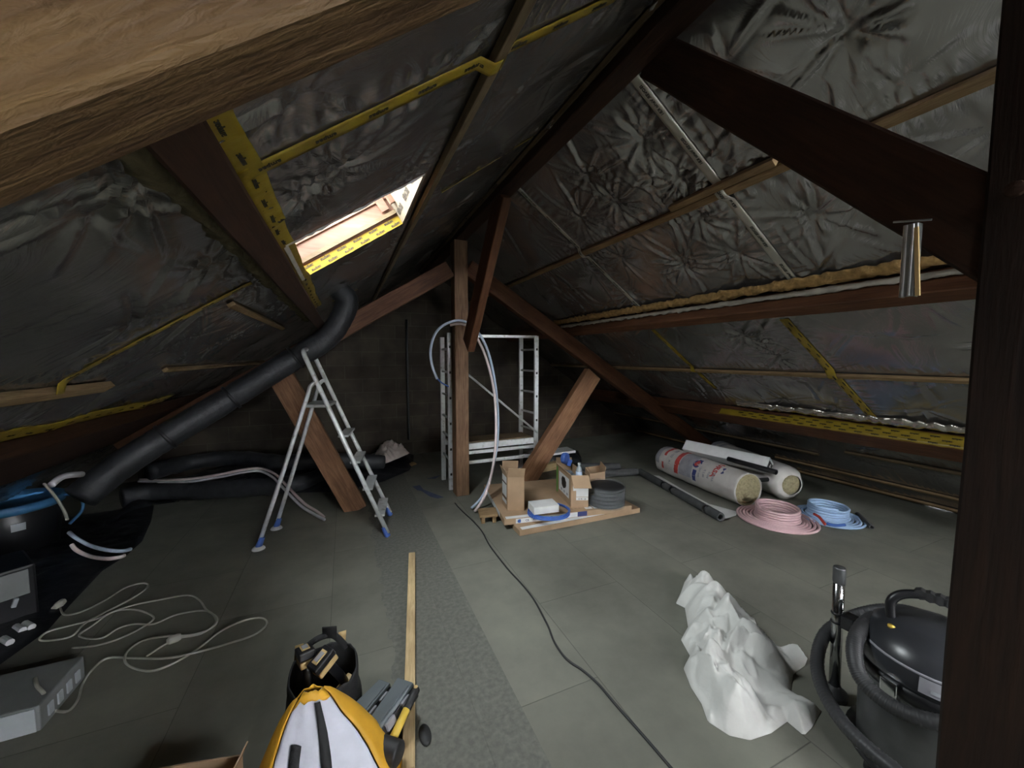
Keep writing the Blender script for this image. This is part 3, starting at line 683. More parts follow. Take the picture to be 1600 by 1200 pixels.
for a_, b_ in ((F1, T1_), (F2, T2_)):
    MB().tube([a_, a_.lerp(b_, .055)], [.026, .023], 10).build('foot', BLUEP, lt, smooth=False, bevel=.003)
for a_, b_ in ((F3, R1_), (F4, R2_)):
    ft = MB().tube([a_+UPZ*.02, a_.lerp(b_, .075)], [.027, .021], 10).build('foot', BLUEP, lt, bevel=.003)
    MB().lathe([(.05, .001), (.045, .012), (.03, .026)], (a_.x, a_.y, 0), 14).build('tape_wrap', CLOTH, ft)
# ------------------------------------------------------------------ scaffold tower
YN = 4.47
sf = thing('scaffold_tower', (1.7, 4.68, 0), 'white aluminium folding scaffold tower standing behind the far king post', 'scaffold')
def leg(x, y0_, y1_, Y, th=.055, d=.035, holes=()):
    a_ = atY(x, y0_, Y); b_ = atY(x, y1_, Y) if y1_ else V((a_.x, Y, 0)); b_.x = a_.x
    b_.z = max(0, b_.z)
    o = MB().box(((a_.x), Y, (a_.z+b_.z)/2), (th, d, a_.z-b_.z)).build('upright', ALU, sf, bevel=.004)
    for yy in holes: p_ = atY(x, yy, Y); MB().box((a_.x, Y-d/2-.001, p_.z), (.022, .003, .028)).build('rung_socket', INK, o)
    return a_
YF = 4.88
nl = leg(702, 520, None, YN, holes=(542, 582, 622, 662, 702, 741)); fl_ = leg(690.5, 527, None, YF)
nr_ = leg(838, 525, None, YN, holes=(546, 583, 619, 656)); fr_ = leg(814, 528, None, YF)
for yy in (545, 582, 619, 655, 684, 720):
    z = atY(702, yy, YN).z
    MB().tube([(nl.x, YN+.018, z), (fl_.x, YF-.018, z)], .014, 8).build('rung', ALUD, sf, smooth=True)
    MB().tube([(nr_.x, YN+.018, z), (fr_.x, YF-.018, z)], .014, 8).build('rung', ALUD, sf, smooth=True)
MB().bar((nl.x+.03, YN+.03, nl.z-.03), (nr_.x+.02, YN+.03, nr_.z-.01), .03, .035).build('guard_rail', ALU, sf, bevel=.004)
zd = atY(780, 690, YN).z
MB().box(((nl.x+nr_.x)/2, YN+.02, zd-.03), (nr_.x-nl.x-.06, .03, .075)).build('deck_rail', ALU, sf, bevel=.003)
MB().box(((nl.x+nr_.x)/2, YF-.02, zd-.03), (nr_.x-nl.x-.06, .03, .075)).build('deck_rail', ALU, sf, bevel=.003)
MB().box(((nl.x+nr_.x)/2, (YN+YF)/2, zd+.012), (nr_.x-nl.x-.08, YF-YN-.09, .02)).build('deck_board', W_lath2, sf, bevel=.002)
for yy in (704, 719):
    z = atY(770, yy, YN).z; MB().bar((nl.x+.03, YN+.02, z), (nr_.x-.02, YN+.02, z), .03, .04).build('cross_rail', ALU, sf, bevel=.003)
MB().tube([atY(737, 590, YN-.03) + V((-.15, 0, .125)), atY(840, 676, YN-.03)], .013, 8).build('diagonal_brace', ALU, sf, smooth=True)
# ------------------------------------------------------------------ pipe loops on the king post
def pipe(name, pts, r, mat, label, cat='pipe', seg=10, group=None, n=10, parent=None):
    o = MB().tube(smooth_path(pts, n), r, seg).build(name, mat, parent, smooth=True)
    return tag(o, label, cat, group) if label else o
YP = YT-.16
lp = thing('conduit_loop', (1.2, YP, 0), 'pale blue conduit looped over the far king post with its blue inner end hanging left', 'conduit')
pipe('outer_sheath', [atY(683, 592, YP), atY(675, 570, YP), atY(673, 545, YP), atY(681, 520, YP), atY(697, 506, YP), atY(720, 501, YP-.02), atY(742, 513, YP-.05), atY(762, 548, YP-.1), atY(775, 610, YP-.18), atY(778, 680, YP-.28), atY(768, 740, YP-.36), atY(754, 775, YP-.4), P(737, 794, .02)], .014, LBLUE, None, parent=lp)
pipe('inner_pipe', [atY(683, 591, YP), atY(690, 598, YP), atY(701, 604, YP)], .008, BCABLE, None, parent=lp)
lq = thing('conduit', (1.2, YP-.2, 0), 'pale pink conduit hanging in an arc from the far king post to the floor', 'conduit')
pipe('outer_sheath', [atY(703, 508, YP-.03), atY(722, 506, YP-.06), atY(738, 517, YP-.08), atY(758, 555, YP-.13), atY(772, 612, YP-.22), atY(775, 680, YP-.32), atY(769, 735, YP-.42), atY(757, 775, YP-.48), P(742, 799, .02)], .014, LPINK, None, parent=lq)
pipe('inner_pipe', [atY(705, 508, YP-.03), atY(703.5, 507, YP-.03)], .009, RED, None, parent=lq)
# ------------------------------------------------------------------ flat cartons and what stands on them
a_, b_ = P(812, 838), P(1000, 801); ux = (b_-a_).normalized(); uy = V((-ux.y, ux.x, 0)); RM = Matrix((ux, uy, UPZ)).transposed()
def fbox(mb, o, lx, ly, lz, z=0.): return mb.box(o+ux*lx/2+uy*ly/2+UPZ*(z+lz/2), (lx, ly, lz), RM)
Lx = (b_-a_).length
cb = thing('flat_carton', a_+ux*Lx/2+uy*.3, 'lower flat cardboard carton with a white top edge lying on the floor', 'carton')
fbox(MB(), a_, Lx, .62, .05).build('box', CARD, cb, bevel=.003)
fbox(MB(), a_+ux*.03+uy*.012, Lx*.66, .05, .002, .05).build('white_edge', PAPER, cb)
c_ = P(788, 821, .052); d_ = P(963, 801, .052); u2 = (d_-c_).normalized(); v2 = V((-u2.y, u2.x, 0)); R2 = Matrix((u2, v2, UPZ)).transposed(); L2 = 1.32; D2 = 1.0
ct = thing('flat_carton', c_+u2*L2/2+v2*D2/2, 'upper flat cardboard carton with printed stickers carrying the open boxes', 'carton')
def tbox(mb, x, y, z, lx, ly, lz, rz=0): return mb.box(c_+u2*x+v2*y+UPZ*(z), (lx, ly, lz), R2 @ Matrix.Rotation(rz, 3, 'Z'))
ZT = .055
tbox(MB(), L2/2, D2/2, ZT/2, L2, D2, ZT).build('box', CARD, ct, bevel=.003)
st = tbox(MB(), .42, -.001, ZT*.5, .62, .002, ZT*.8).build('sticker', PAPER, ct)
tbox(MB(), .78, -.0015, ZT*.5, .10, .002, ZT*.82).build('sticker', NAVY, ct)
m = MB()
for i, s in enumerate(('CE', 'A++', '230V', '|||', '60', 'IP24')): lettering(m, s, .028, lambda u, v: c_+u2*(.22+i*.08+u)+v2*-.004+UPZ*(ZT*.5+v))
print_on(m, NAVY, st)
m = MB().lathe([(.021, 0), (.021, .001)], c_+u2*.145+v2*-.003+UPZ*ZT*.5, 18, 1, .8, Matrix.Rotation(PI/2, 3, 'X')); m.build('emblem', BCABLE, st)
tbox(MB(), .17, .03, ZT+.001, .30, .05, .002).build('sticker', PAPER, ct); tbox(MB(), 1.02, .06, ZT+.001, .20, .06, .002, .05).build('sticker', PAPER, ct); tbox(MB(), .87, .06, ZT+.001, .07, .05, .002).build('sticker', PAPER, ct)
tbox(MB(), -.001, .55, ZT*.5, .002, .72, ZT*.85).build('sticker', PAPER, ct)
m = MB()
for i, s in enumerate(('FRAGILE', '+ +')): lettering(m, s, .05, lambda u, v: c_+u2*(.62+.14*i+u)+v2*(.07+v)+UPZ*(ZT+.001))
print_on(m, CARDD, ct)
zt = .052+ZT
def open_box(name, fl_l, fl_r, bk_l, hgt, label, z0, flaps, wall=.006):
    fl_l, fl_r, bk_l = V(fl_l), V(fl_r), V(bk_l); x = fl_r-fl_l; y = bk_l-fl_l; xl, yl = x.length, y.length; x.normalize(); y.normalize()
    r = thing(name, fl_l+x*xl/2+y*yl/2, label, 'carton'); R_ = Matrix((x, y, UPZ)).transposed()
    F = lambda a1, b1, z1: fl_l+x*a1+y*b1+UPZ*z1
    m = MB()
    m.box(F(xl/2, wall/2, hgt/2), (xl, wall, hgt), R_); m.box(F(xl/2, yl-wall/2, hgt/2), (xl, wall, hgt), R_)
    m.box(F(wall/2, yl/2, hgt/2), (wall, yl-2*wall, hgt), R_); m.box(F(xl-wall/2, yl/2, hgt/2), (wall, yl-2*wall, hgt), R_); m.box(F(xl/2, yl/2, wall/2), (xl-2*wall, yl-2*wall, wall), R_)
    m.build('body', CARD, r)
    for (sd, ln, ang) in flaps:              # ang: 0 = straight up, + = folded outwards
        ca, sa = math.cos(ang)*ln, math.sin(ang)*ln
        e = {'f': (F(0, 0, hgt), F(xl, 0, hgt), -y), 'b': (F(0, yl, hgt), F(xl, yl, hgt), y), 'l': (F(0, 0, hgt), F(0, yl, hgt), -x), 'r': (F(xl, 0, hgt), F(xl, yl, hgt), x)}[sd]
        MB().poly([e[0], e[1], e[1]+e[2]*sa+UPZ*ca, e[0]+e[2]*sa+UPZ*ca]).build('flap', CARDD if sd in 'b' else CARD, r, solid=.005)
    return r, F, R_, xl, yl
tb, F_, R_, xl, yl = open_box('tall_open_carton', P(793, 798, zt), P(819, 798, zt), P(784.5, 786, zt), .335, 'tall narrow open cardboard carton left of the blue cable coil', zt, [('f', .10, .35), ('b', .11, -.1), ('l', .07, .3)])
for z0, h0 in ((.12, .13), (.26, .06), (.05, .035)): MB().poly([F_(-.002, .03, z0), F_(-.002, yl-.02, z0), F_(-.002, yl-.02, z0+h0), F_(-.002, .03, z0+h0)]).build('sticker', PAPER, tb, solid=.001)
for z0 in (.10, .245): MB().poly([F_(-.003, .03, z0), F_(-.003, yl-.02, z0), F_(-.003, yl-.02, z0+.012), F_(-.003, .03, z0+.012)]).build('print_band', INK, tb, solid=.001)
pb, F_, R_, xl, yl = open_box('picture_carton', P(892, 793, zt), P(919, 793, zt), P(869, 768, zt), .325, 'open cardboard carton with a black product picture on its white side panel', zt, [('f', .13, 2.5), ('l', .05, .9), ('b', .06, .2)])
MB().poly([F_(-.002, yl*.12, .07), F_(-.002, yl*.78, .07), F_(-.002, yl*.78, .27), F_(-.002, yl*.12, .27)]).build('picture_panel', PAPER, pb, solid=.001)
m = MB(); random.seed(3); cy, cz = yl*.45, .19; pts = []
for k in range(22):
    rr = .052+.012*random.random(); pts.append(F_(-.0035, cy+rr*1.25*math.cos(k/22*2*PI), cz+rr*1.05*math.sin(k/22*2*PI)))
m.poly(pts); m.build('picture', INK, pb, solid=.001)
for k in range(3):
    m = MB().poly([F_(-.0035, yl*(.22+.19*k)+.022*math.cos(t*PI/5), .10+.015*math.sin(t*PI/5)) for t in range(10)]); m.build('icon', GREYP, pb, solid=.001)
MB().poly([F_(-.002, yl*.86, .02), F_(-.002, yl*.97, .02), F_(-.002, yl*.97, .30), F_(-.002, yl*.86, .30)]).build('green_edge', LIMEG, pb, solid=.001)
for (xa, xb, z0, z1) in ((.02, .16, .17, .235), (.05, .17, .11, .20)): MB().poly([F_(xa, -.002-.001*(z0 < .15), z0), F_(xb, -.002-.001*(z0 < .15), z0), F_(xb, -.002-.001*(z0 < .15), z1), F_(xa, -.002-.001*(z0 < .15), z1)]).build('sticker', PAPER, pb, solid=.001)
MB().poly([F_(.05, -.002, .075), F_(.17, -.002, .075), F_(.17, -.002, .105), F_(.05, -.002, .105)]).build('sticker', PAPER, pb, solid=.001)
m = MB(); lettering(m, '10 W  CE', .02, lambda u, v: F_(.11+u, -.0035, .088+v)); print_on(m, INK, pb)
heap('plastic_film', [F_(.03, .05, 0), F_(xl-.03, .05, 0), F_(xl-.03, yl-.04, 0), F_(.03, yl-.04, 0)], .11, SMOKE, 'crumpled grey plastic film bulging out of the picture carton', 'film', 2., scale=14, edge=.03, res=.008, base=zt+.24)
g0 = P(921, 757, zt); sb, F2_, R2_2, xl2, yl2 = open_box('side_carton', P(921, 776, zt), P(945, 772, zt), P(914, 764, zt), .25, 'pale open carton standing behind the picture carton, its lid flap torn', zt, [('r', .05, .2)])
bt = F_(.10, .06, 0); bt.z = zt+.25
bo = thing('water_bottle', bt, 'small clear bottle with a blue label standing in the picture carton', 'bottle')
MB().lathe([(.03, 0), (.032, .02), (.032, .11), (.022, .14), (.012, .155), (.012, .175), (0, .176)], bt, 18).build('bottle_body', PET, bo, smooth=True)
MB().lathe([(.0328, .04), (.0328, .10)], bt, 18).build('label', LBLUE, bo, smooth=True); MB().lathe([(.014, .166), (.014, .185), (0, .186)], bt, 14).build('cap', WPLAS, bo)
dp = hit(883, 716, (0, 1, 0), F_(0, yl*.8, 0).y)
td = thing('tape_dispenser', dp, 'blue tape dispenser perched on the back of the picture carton', 'tape dispenser')
MB().lathe([(.028, -.025), (.058, -.025), (.062, 0), (.058, .025), (.028, .025)], dp, 20, M=Matrix.Rotation(PI/2, 3, 'X') @ Matrix.Rotation(.5, 3, 'Y')).build('roll', BLUEP, td, smooth=True, bevel=.002)
MB().box(dp+V((.045, 0, -.05)), (.05, .05, .07), Matrix.Rotation(.4, 3, 'Y')).build('holder', BCABLE, td, bevel=.004)
# shrink-wrapped coil
cc = P(946, 787, zt); 
cw = thing('wrapped_coil', cc, 'coil of black tube shrink-wrapped in shiny film on the right of the upper flat carton', 'coil')
m = MB(); prof = []
for k in range(5): prof += [(.175, .008+k*.038), (.19, .02+k*.038), (.19, .028+k*.038), (.176, .037+k*.038)]
m.lathe([(.06, .004)]+prof+[(.16, .198), (.06, .192), (0, .19)], cc, 36); m.build('coil', RUBB, cw, smooth=True)
m = MB(); rows = []
for j in range(9):
    zz = .002+.20*j/8; rows.append([cc+V(((.193+.007*noise.noise(V((math.cos(t)*3, math.sin(t)*3, zz*25))))*math.cos(t), (.193+.007*noise.noise(V((math.cos(t)*3, math.sin(t)*3, zz*25))))*math.sin(t), zz)) for t in [k*2*PI/48 for k in range(49)]])
m.grid(rows); m.build('shrink_film', clear_mat('film', (.8, .82, .84), .10, .06), cw, smooth=True)
# blue cable coil + white box
def coil_pts(c, r0, r1, turns, z0, z1, per=36, jit=.0, ph=0., sq=1.):
    o = []; n = int(turns*per)
    for k in range(n+1):
        t = k/n; a = ph+t*turns*2*PI; rr = r0+(r1-r0)*t+jit*noise.noise(V((k*.13, r0*30, 2)))
        o.append(V(c)+V((rr*math.cos(a), sq*rr*math.sin(a), z0+(z1-z0)*t)))
    return o
cc = P(858, 801, zt)
tag(MB().tube(coil_pts(cc, .205, .18, 5, .006, .035, jit=.02), .0055, 6).build('cable_coil', BCABLE, smooth=True), 'coil of thin blue cable lying on the upper flat carton under the white box', 'cable')
m = MB(); m.box(P(849, 797, zt+.04)+UPZ*.035, (.25, .17, .07), Matrix.Rotation(-.12, 3, 'Z')); tag(m.build('white_box', PAPER, bevel=.003), 'small plain white box resting on the blue cable coil', 'box')
# little pallet block
k_ = thing('wooden_block', P(762, 813), 'small wooden pallet block on the floor left of the flat cartons', 'block'); bl = P(752, 819); br_ = P(776, 817)
bd = (br_-bl).normalized(); bp = V((-bd.y, bd.x, 0)); RB = Matrix((bd, bp, UPZ)).transposed(); lw = (br_-bl).length
MB().box(bl+bd*lw/2+bp*.09+UPZ*.072, (lw+.03, .18, .025), RB).build('top_board', W_lath, k_, bevel=.002)
for s in (.02, lw-.02): MB().box(bl+bd*s+bp*.09+UPZ*.03, (.035, .17, .06), RB).build('foot_block', W_lath, k_, bevel=.002)
# ------------------------------------------------------------------ insulation rolls
def roll(name, n_, f_, R, label, wrap_bands, seed, shut):
    n_, f_ = V(n_), V(f_); ax = (n_-f_); Ln = ax.length; ax.normalize(); y = UPZ.cross(ax).normalized(); z = ax.cross(y); Mx = Matrix((y, z, ax)).transposed()
    r = thing(name, V(((n_.x+f_.x)/2, (n_.y+f_.y)/2, 0)), label, 'insulation roll')
    def S(t, a, e=0.):
        rr = R+e+.009*noise.noise(V((math.cos(a)*2.3, math.sin(a)*2.3, t*5+seed)))+.006*noise.noise(V((math.cos(a)*6, math.sin(a)*6, t*14+seed)))
        if t < .06: rr *= .55+.45*math.sqrt(max(0, t/.06))
        if shut and t > Ln-.10: rr *= 1-.42*((t-Ln+.10)/.10)**2
        return f_+ax*t+(y*math.cos(a)+z*math.sin(a))*rr
    m = MB(); nt_ = 44; rows = [[S(Ln*i/nt_, 2*PI*k/48) for k in range(49)] for i in range(nt_+1)]
    m.grid(rows); m.build('wrap', WRAP, r, smooth=True, solid=.004)
    m = MB(); rc = R*.97 if not shut else R*.62; pr = []
    for k in range(9): rr = rc*(1-k/9); pr += [(rr, Ln-.012-.014*(k % 2)), (rr-rc*.05, Ln-.006-.014*(k % 2))]
    if shut: pr = [(rc, Ln-.03), (rc*.7, Ln-.012), (0.0001, Ln-.008)]
    m.lathe([(rc, .05)]+pr+([(0.0001, Ln-.02)] if not shut else []), f_, 36, M=Mx); m.build('wool_core', WOOL, r, smooth=not shut)
    for (t0, t1, a0, a1, mat, nm) in wrap_bands:
        k1 = max(2, int((t1-t0)*Ln/.03)); k2 = max(3, int(abs(a1-a0)/.13))
        MB().grid([[S(Ln*(t0+(t1-t0)*i/k1), a0+(a1-a0)*j/k2, .0045) for j in range(k2+1)] for i in range(k1+1)]).build(nm, mat, r, smooth=True)
    return r, S, Ln
n_, f_ = P(1170, 766, .19), P(1037, 716, .19)
# angle 0 = +y axis of the roll frame (to its side), pi/2 = up
ra, S, Ln = roll('insulation_roll', n_, f_, .178, 'mineral wool roll in printed white wrap with red and navy bands', [
    (.03, .10, .6, 3.2, GREYP, 'print_block'), (.14, .17, .2, 2.5, RED, 'print_band'), (.14, .165, 3.0, 3.5, RED, 'print_band'), (.31, .36, -.5, 3.5, RED, 'print_band'), (.37, .53, .3, 3.4, GREYP, 'print_block'), (.545, .58, .2, 1.35, NAVY, 'print_band'), (.545, .585, 2.75, 3.5, NAVY, 'print_band'), (.545, .585, 1.9, 2.2, NAVY, 'print_band')], 1., False)
sgn = 1 if proj(S(Ln*.5, 3.0))[1] > proj(S(Ln*.5, 1.5))[1] and proj(S(Ln*.5, 3.0))[0] < proj(S(Ln*.5, .2))[0] else -1
am = 2.35
m = MB(); lettering(m, 'URSA', .085, lambda u, v: S(Ln*.76+v, am-.1+u/.178, .006)); print_on(m, RED, ra)
m = MB(); m.poly([S(Ln*.80-.05+.0*k, 0, 0) for k in range(0)] or [S(Ln*.83+.028*math.sin(a*2)*(.6+.4*math.sin(a)), am-.15+.24*math.cos(a), .007) for a in [k*2*PI/20 for k in range(20)]]); m.build('emblem', NAVY, ra)
m = MB(); m.poly([S(Ln*.56+.055*math.sin(a), am-.05+.055/.178*math.cos(a), .0065) for a in [k*2*PI/22 for k in range(22)]]); m.build('emblem', NAVY, ra)
m = MB(); m.poly([S(Ln*.56+.03*math.sin(a), am-.05+.045/.178*math.cos(a), .0075) for a in [k*2*PI/22 for k in range(22)]]); m.build('emblem', RED, ra)
m = MB()
for i, s in enumerate(('TERRA', '0.035', 'R 2.80', '1200 mm')): lettering(m, s, .035, lambda u, v: S(Ln*(.62+.05*(3-i))+v, am+.42+u/.178, .006))
for i, s in enumerate(('CE', '100', 'A1')): lettering(m, s, .05, lambda u, v: S(Ln*.24+v, am-.5+.5*i+u/.178, .006))
print_on(m, GREYP, ra)
heap_pts = []
rb, S2, Ln2 = roll('insulation_roll', P(1237, 758, .19), P(1120, 708, .19), .19, 'mineral wool roll with a gathered white plastic end, behind the printed one', [(.05, .12, .5, 2.6, GREYP, 'print_band'), (.16, .2, .5, 2.6, GREYP, 'print_band')], 6., True)
# long white carton on top, between the rolls
e0 = P(1203, 728, .37); e1 = e0+(P(1092, 703, .39)-P(1203, 728, .37)).normalized()*1.0
wc = thing('long_white_carton', V(((e0.x+e1.x)/2, (e0.y+e1.y)/2, .33)), 'long narrow white carton with a black arrow print lying across the two insulation rolls', 'carton')
ax = (e1-e0).normalized(); yy_ = UPZ.cross(ax).normalized(); zz_ = ax.cross(yy_); RW = Matrix((ax, yy_, zz_)).transposed() @ Matrix.Rotation(.7, 3, 'X')
MB().box((e0+e1)/2, ((e1-e0).length, .145, .145), RW).build('box', PAPER, wc, bevel=.003)
def E_(u, v): return e0-ax*.0015+(RW @ V((0, u, v)))
MB().poly([E_(-.06, -.06), E_(.06, -.06), E_(.06, .04), E_(-.06, .04)]).build('print_panel', INK, wc, solid=.001)
m = MB(); m.poly([E_(-.03, -.01)-ax*.002, E_(.0, -.035)-ax*.002, E_(.03, -.01)-ax*.002, E_(.01, -.005)-ax*.002, E_(.01, .02)-ax*.002, E_(-.01, .02)-ax*.002, E_(-.01, -.005)-ax*.002]); m.build('arrow', PAPER, wc, solid=.001)
def foamtube(a1, b1, r, mat, label, bands=(), name='pipe_insulation', cat='pipe insulation', hole=True):
    a1, b1 = V(a1), V(b1); r_ = thing(name, V(((a1.x+b1.x)/2, (a1.y+b1.y)/2, max(0, min(a1.z, b1.z)-r))), label, cat)
    d_ = (b1-a1); L_ = d_.length; d_.normalize(); y = UPZ.cross(d_).normalized(); z = d_.cross(y); M_ = Matrix((y, z, d_)).transposed()
    MB().lathe([(r*.6, .02), (r*.6, 0), (r, 0), (r, L_), (r*.6, L_), (r*.6, L_-.06), (0, L_-.06)], a1, 18, M=M_).build('tube', mat, r_, smooth=True, bevel=.001)
    for t in bands: MB().lathe([(r+.0015, L_*t), (r+.0015, L_*t+.05)], a1, 18, M=M_).build('tape_band', BLACK, r_, smooth=True)
foamtube(P(1000, 737, .045), P(1126, 808, .045), .045, GREYF, 'long grey foam pipe sleeve with black tape bands on the floor beside the printed roll', (.36, .48, .86))
foamtube(P(1138, 717, .40), P(1213, 738, .40), .028, BLACK, 'black foam tube lying along the printed roll beside the white carton', name='foam_tube', cat='tube')
foamtube(P(1172, 751, .22), P(1217, 748, .22), .024, BLACK, 'short black tube end sticking out between the two insulation rolls', name='foam_tube', cat='tube')
foamtube(P(995, 737, .05), P(900, 742, .05), .05, GREYF, 'dark foam sleeve lying behind the cartons, end to end with the long grey one')
foamtube(P(968, 730, .06), P(905, 730, .06), .06, GREYF, 'thick dark foam sleeve behind the side carton')
m = MB(); pl = [P(x, y) for x, y in ((1012, 742), (1030, 744), (1075, 770), (1108, 788), (1152, 800), (1150, 806), (1131, 812), (1118, 805), (1080, 780))]
m.poly([p+UPZ*.003 for p in pl]); tag(m.build('plastic_sheet', SHEET, solid=.003), 'pale plastic sheet strip on the floor between grey sleeve and printed roll', 'sheet')
# pipe coils
def pipecoil(name, c, R, ri, tr, label, mat, endmat, nflat, nup, ph):
    t = thing(name, c, label, 'pipe coil')
    pts = coil_pts(c, R, ri+.02, nflat, tr, tr*1.6, 40, .012, ph)+coil_pts(c, ri+.018, ri, 1.3, tr*2, tr*3.4, 40, 0, ph)[1:]+coil_pts(c, ri, ri+.004, nup, tr*3.4, tr*(3.4+2.05*nup), 40, .006, ph+1.3*2*PI)[1:]
    MB().tube(pts, tr, 8).build('pipe', mat, t, smooth=True)
    return t, pts
pc, pts = pipecoil('pipe_coil', P(1214, 812), .345, .175, .0122, 'coil of pink pipe stacked in rings on the floor in front of the printed roll', PINKP, RED, 5, 4, .9)
bc, pts2 = pipecoil('pipe_coil', P(1293, 808), .29, .155, .0115, 'coil of pale blue pipe stacked in rings right of the pink coil', BLUPP, BCABLE, 4, 4, 2.2)
MB().tube(smooth_path([P(1272, 803, .1), P(1280, 808, .1), P(1288, 818, .085), P(1290, 820, .08)], 5), .012, 8).build('red_end', RED, pc, smooth=True)
MB().tube(smooth_path([P(1292, 818, .05), P(1305, 821, .05), P(1320, 820, .05)], 6), .0135, 8).build('blue_end', BCABLE, bc, smooth=True)
foamtube(P(1340, 803, .02), P(1362, 824, .02), .02, GREYF, 'short grey tube stub on the floor right of the blue coil', name='foam_tube', cat='tube')
# ------------------------------------------------------------------ cables and stick on the floor
pipe('power_cable', [P(x, y, .006) for x, y in ((711, 786), (716, 792), (725, 801), (740, 815), (753, 830), (765, 852), (780, 872), (796, 892), (813, 910), (828, 928), (838, 943), (848, 962), (857, 980), (866, 1003), (880, 1024), (893, 1036), (910, 1047), (933, 1067), (952, 1089), (970, 1110), (1010, 1155), (1047, 1198), (1085, 1240))], .006, RUBB, 'black power cable winding across the floor from the king post to the camera', 'cable', 8)
wcp = [(250, 530), (272, 562), (350, 545), (440, 500), (520, 450), (590, 430), (617, 440), (580, 475), (500, 520), (430, 555), (350, 600), (300, 650), (215, 668), (165, 665), (200, 632), (310, 602), (400, 580), (480, 545), (560, 520), (660, 500), (780, 480), (830, 500), (860, 540), (905, 575), (885, 615), (800, 645), (700, 650), (600, 668), (535, 710), (520, 755), (560, 785), (640, 795), (740, 755), (830, 700), (920, 630), (1020, 585), (1090, 575), (1112, 600), (1060, 645), (950, 682), (820, 718), (700, 742), (560, 742), (450, 742), (385, 790), (345, 850), (325, 915), (285, 962), (232, 962)]
ec = thing('extension_cord', P(200, 980), 'tangled off-white extension cord with plugs on the floor at the left', 'cord')
MB().tube(smooth_path([P(x/2.667, 750+y/2.667, .008+.012*(i % 3)) for i, (x, y) in enumerate(wcp)], 6), .0055, 6).build('cord', CORDM, ec, smooth=True)
MB().tube(smooth_path([P(x/2.667, 750+y/2.667, .012) for x, y in ((300, 700), (400, 690), (500, 660), (600, 610), (640, 570), (560, 540), (470, 550), (380, 610), (330, 650), (420, 660), (490, 620), (560, 600), (640, 600), (740, 560), (860, 545), (900, 590), (840, 640), (740, 660), (680, 690), (610, 735))], 6), .0055, 6).build('cord', CORDM, ec, smooth=True)
pa, pb_ = P(260, 1003, .02), P(283, 994, .02)
MB().tube([pa, pa.lerp(pb_, .2), pa.lerp(pb_, .75), pb_], [.012, .02, .022, .016], 10).build('plug', CORDM, ec, bevel=.002)
MB().tube([P(84, 951, .02), P(92, 945, .02), P(98, 940, .02)], [.014, .024, .02], 10).build('plug', CORDM, ec)
sa, sb_ = P(644, 870), P(638, 1215); sd_ = (sb_-sa).normalized()
beam('timber_stick', sa+UPZ*.02, sb_+UPZ*.02, .05, .035, W_stick, 'long pale timber batten lying loose on the floor, running under the mallet handle', cat='batten', bevel=.003)
m = MB().lathe([(0.0001, 0), (.028, 0), (.03, .008), (.026, .014), (0.0001, .014)], P(664, 1150), 18, .85, 1.7); tag(m.build('rubber_pad', RUBB, smooth=True), 'small oval black rubber pad lying right of the loose timber batten', 'pad')
# ------------------------------------------------------------------ heaps of cloth
zc = .05
heap('dust_sheet', [P(x, y, z) for x, y, z in ((1070, 897, .06), (1064, 920, .03), (1056, 943, 0), (1070, 950, 0), (1075, 980, 0), (1064, 1000, 0), (1078, 1025, 0), (1068, 1045, 0), (1080, 1075, 0), (1096, 1100, 0), (1106, 1128, 0), (1140, 1150, 0), (1172, 1157, 0), (1205, 1146, 0), (1230, 1128, 0), (1256, 1150, 0), (1268, 1138, 0), (1283, 1112, 0), (1262, 1085, .03), (1236, 1072, .03), (1240, 1048, .02), (1258, 1032, .03), (1263, 1012, .06), (1245, 996, .08), (1215, 998, .08), (1190, 990, .08), (1188, 968, .06), (1160, 946, .08), (1138, 925, .08), (1118, 905, .08), (1092, 898, .08), (1080, 890, .06))], .30, CLOTH, 'crumpled white dust sheet heaped on the floor left of the vacuum cleaner', 'dust sheet', 4., scale=5.0, edge=.06, res=.0075, sharp=1.15, lump=.5)
heap('rag', [P(x, y, z) for x, y, z in ((582, 712, .22), (600, 722, .2), (625, 712, .2), (640, 700, .25), (634, 690, .3), (620, 688, .3), (606, 682, .32), (592, 690, .3), (584, 700, .3))], .24, RAG, 'crumpled pale pink rag on the black membrane by the far wall', 'rag', 9., scale=9, edge=.06, res=.016, base=.17, lump=.45)
heap('foam_scrap', [P(x, y) for x, y in ((618, 728), (640, 722), (652, 725), (640, 730), (622, 734))], .06, CREAMY, 'small straw-coloured foam scrap on the floor edge below the pink rag', 'scrap', 3., scale=14, edge=.03, res=.012)
bm_poly = [P(x, y) for x, y in ((646, 722), (640, 735), (600, 752), (545, 768), (470, 770), (400, 775), (330, 772), (250, 775), (235, 790))]
heap('black_membrane', [(p.x, p.y) for p in bm_poly]+[(-2.2, 4.1), (-2.2, 6.35), (1.0, 6.35)], .36, MEMB, 'heap of black sheeting along the foot of the far wall', 'sheeting', 5., scale=2.6, edge=.25, res=.035, lump=.4)
heap('black_membrane', [(p.x, p.y) for p in [P(x, y) for x, y in ((242, 782), (236, 815), (222, 846), (198, 868), (160, 892), (110, 945), (75, 985), (40, 1010), (-30, 1060), (-300, 1100))]]+[(-2.9, 1.6), (-2.9, 5.2), (-1.6, 5.3)], .13, MEMB, 'heap of black sheeting under the eaves on the dark left side', 'sheeting', 8., scale=2.8, edge=.2, res=.03, lump=.4, tilt=lambda x, y: .8)
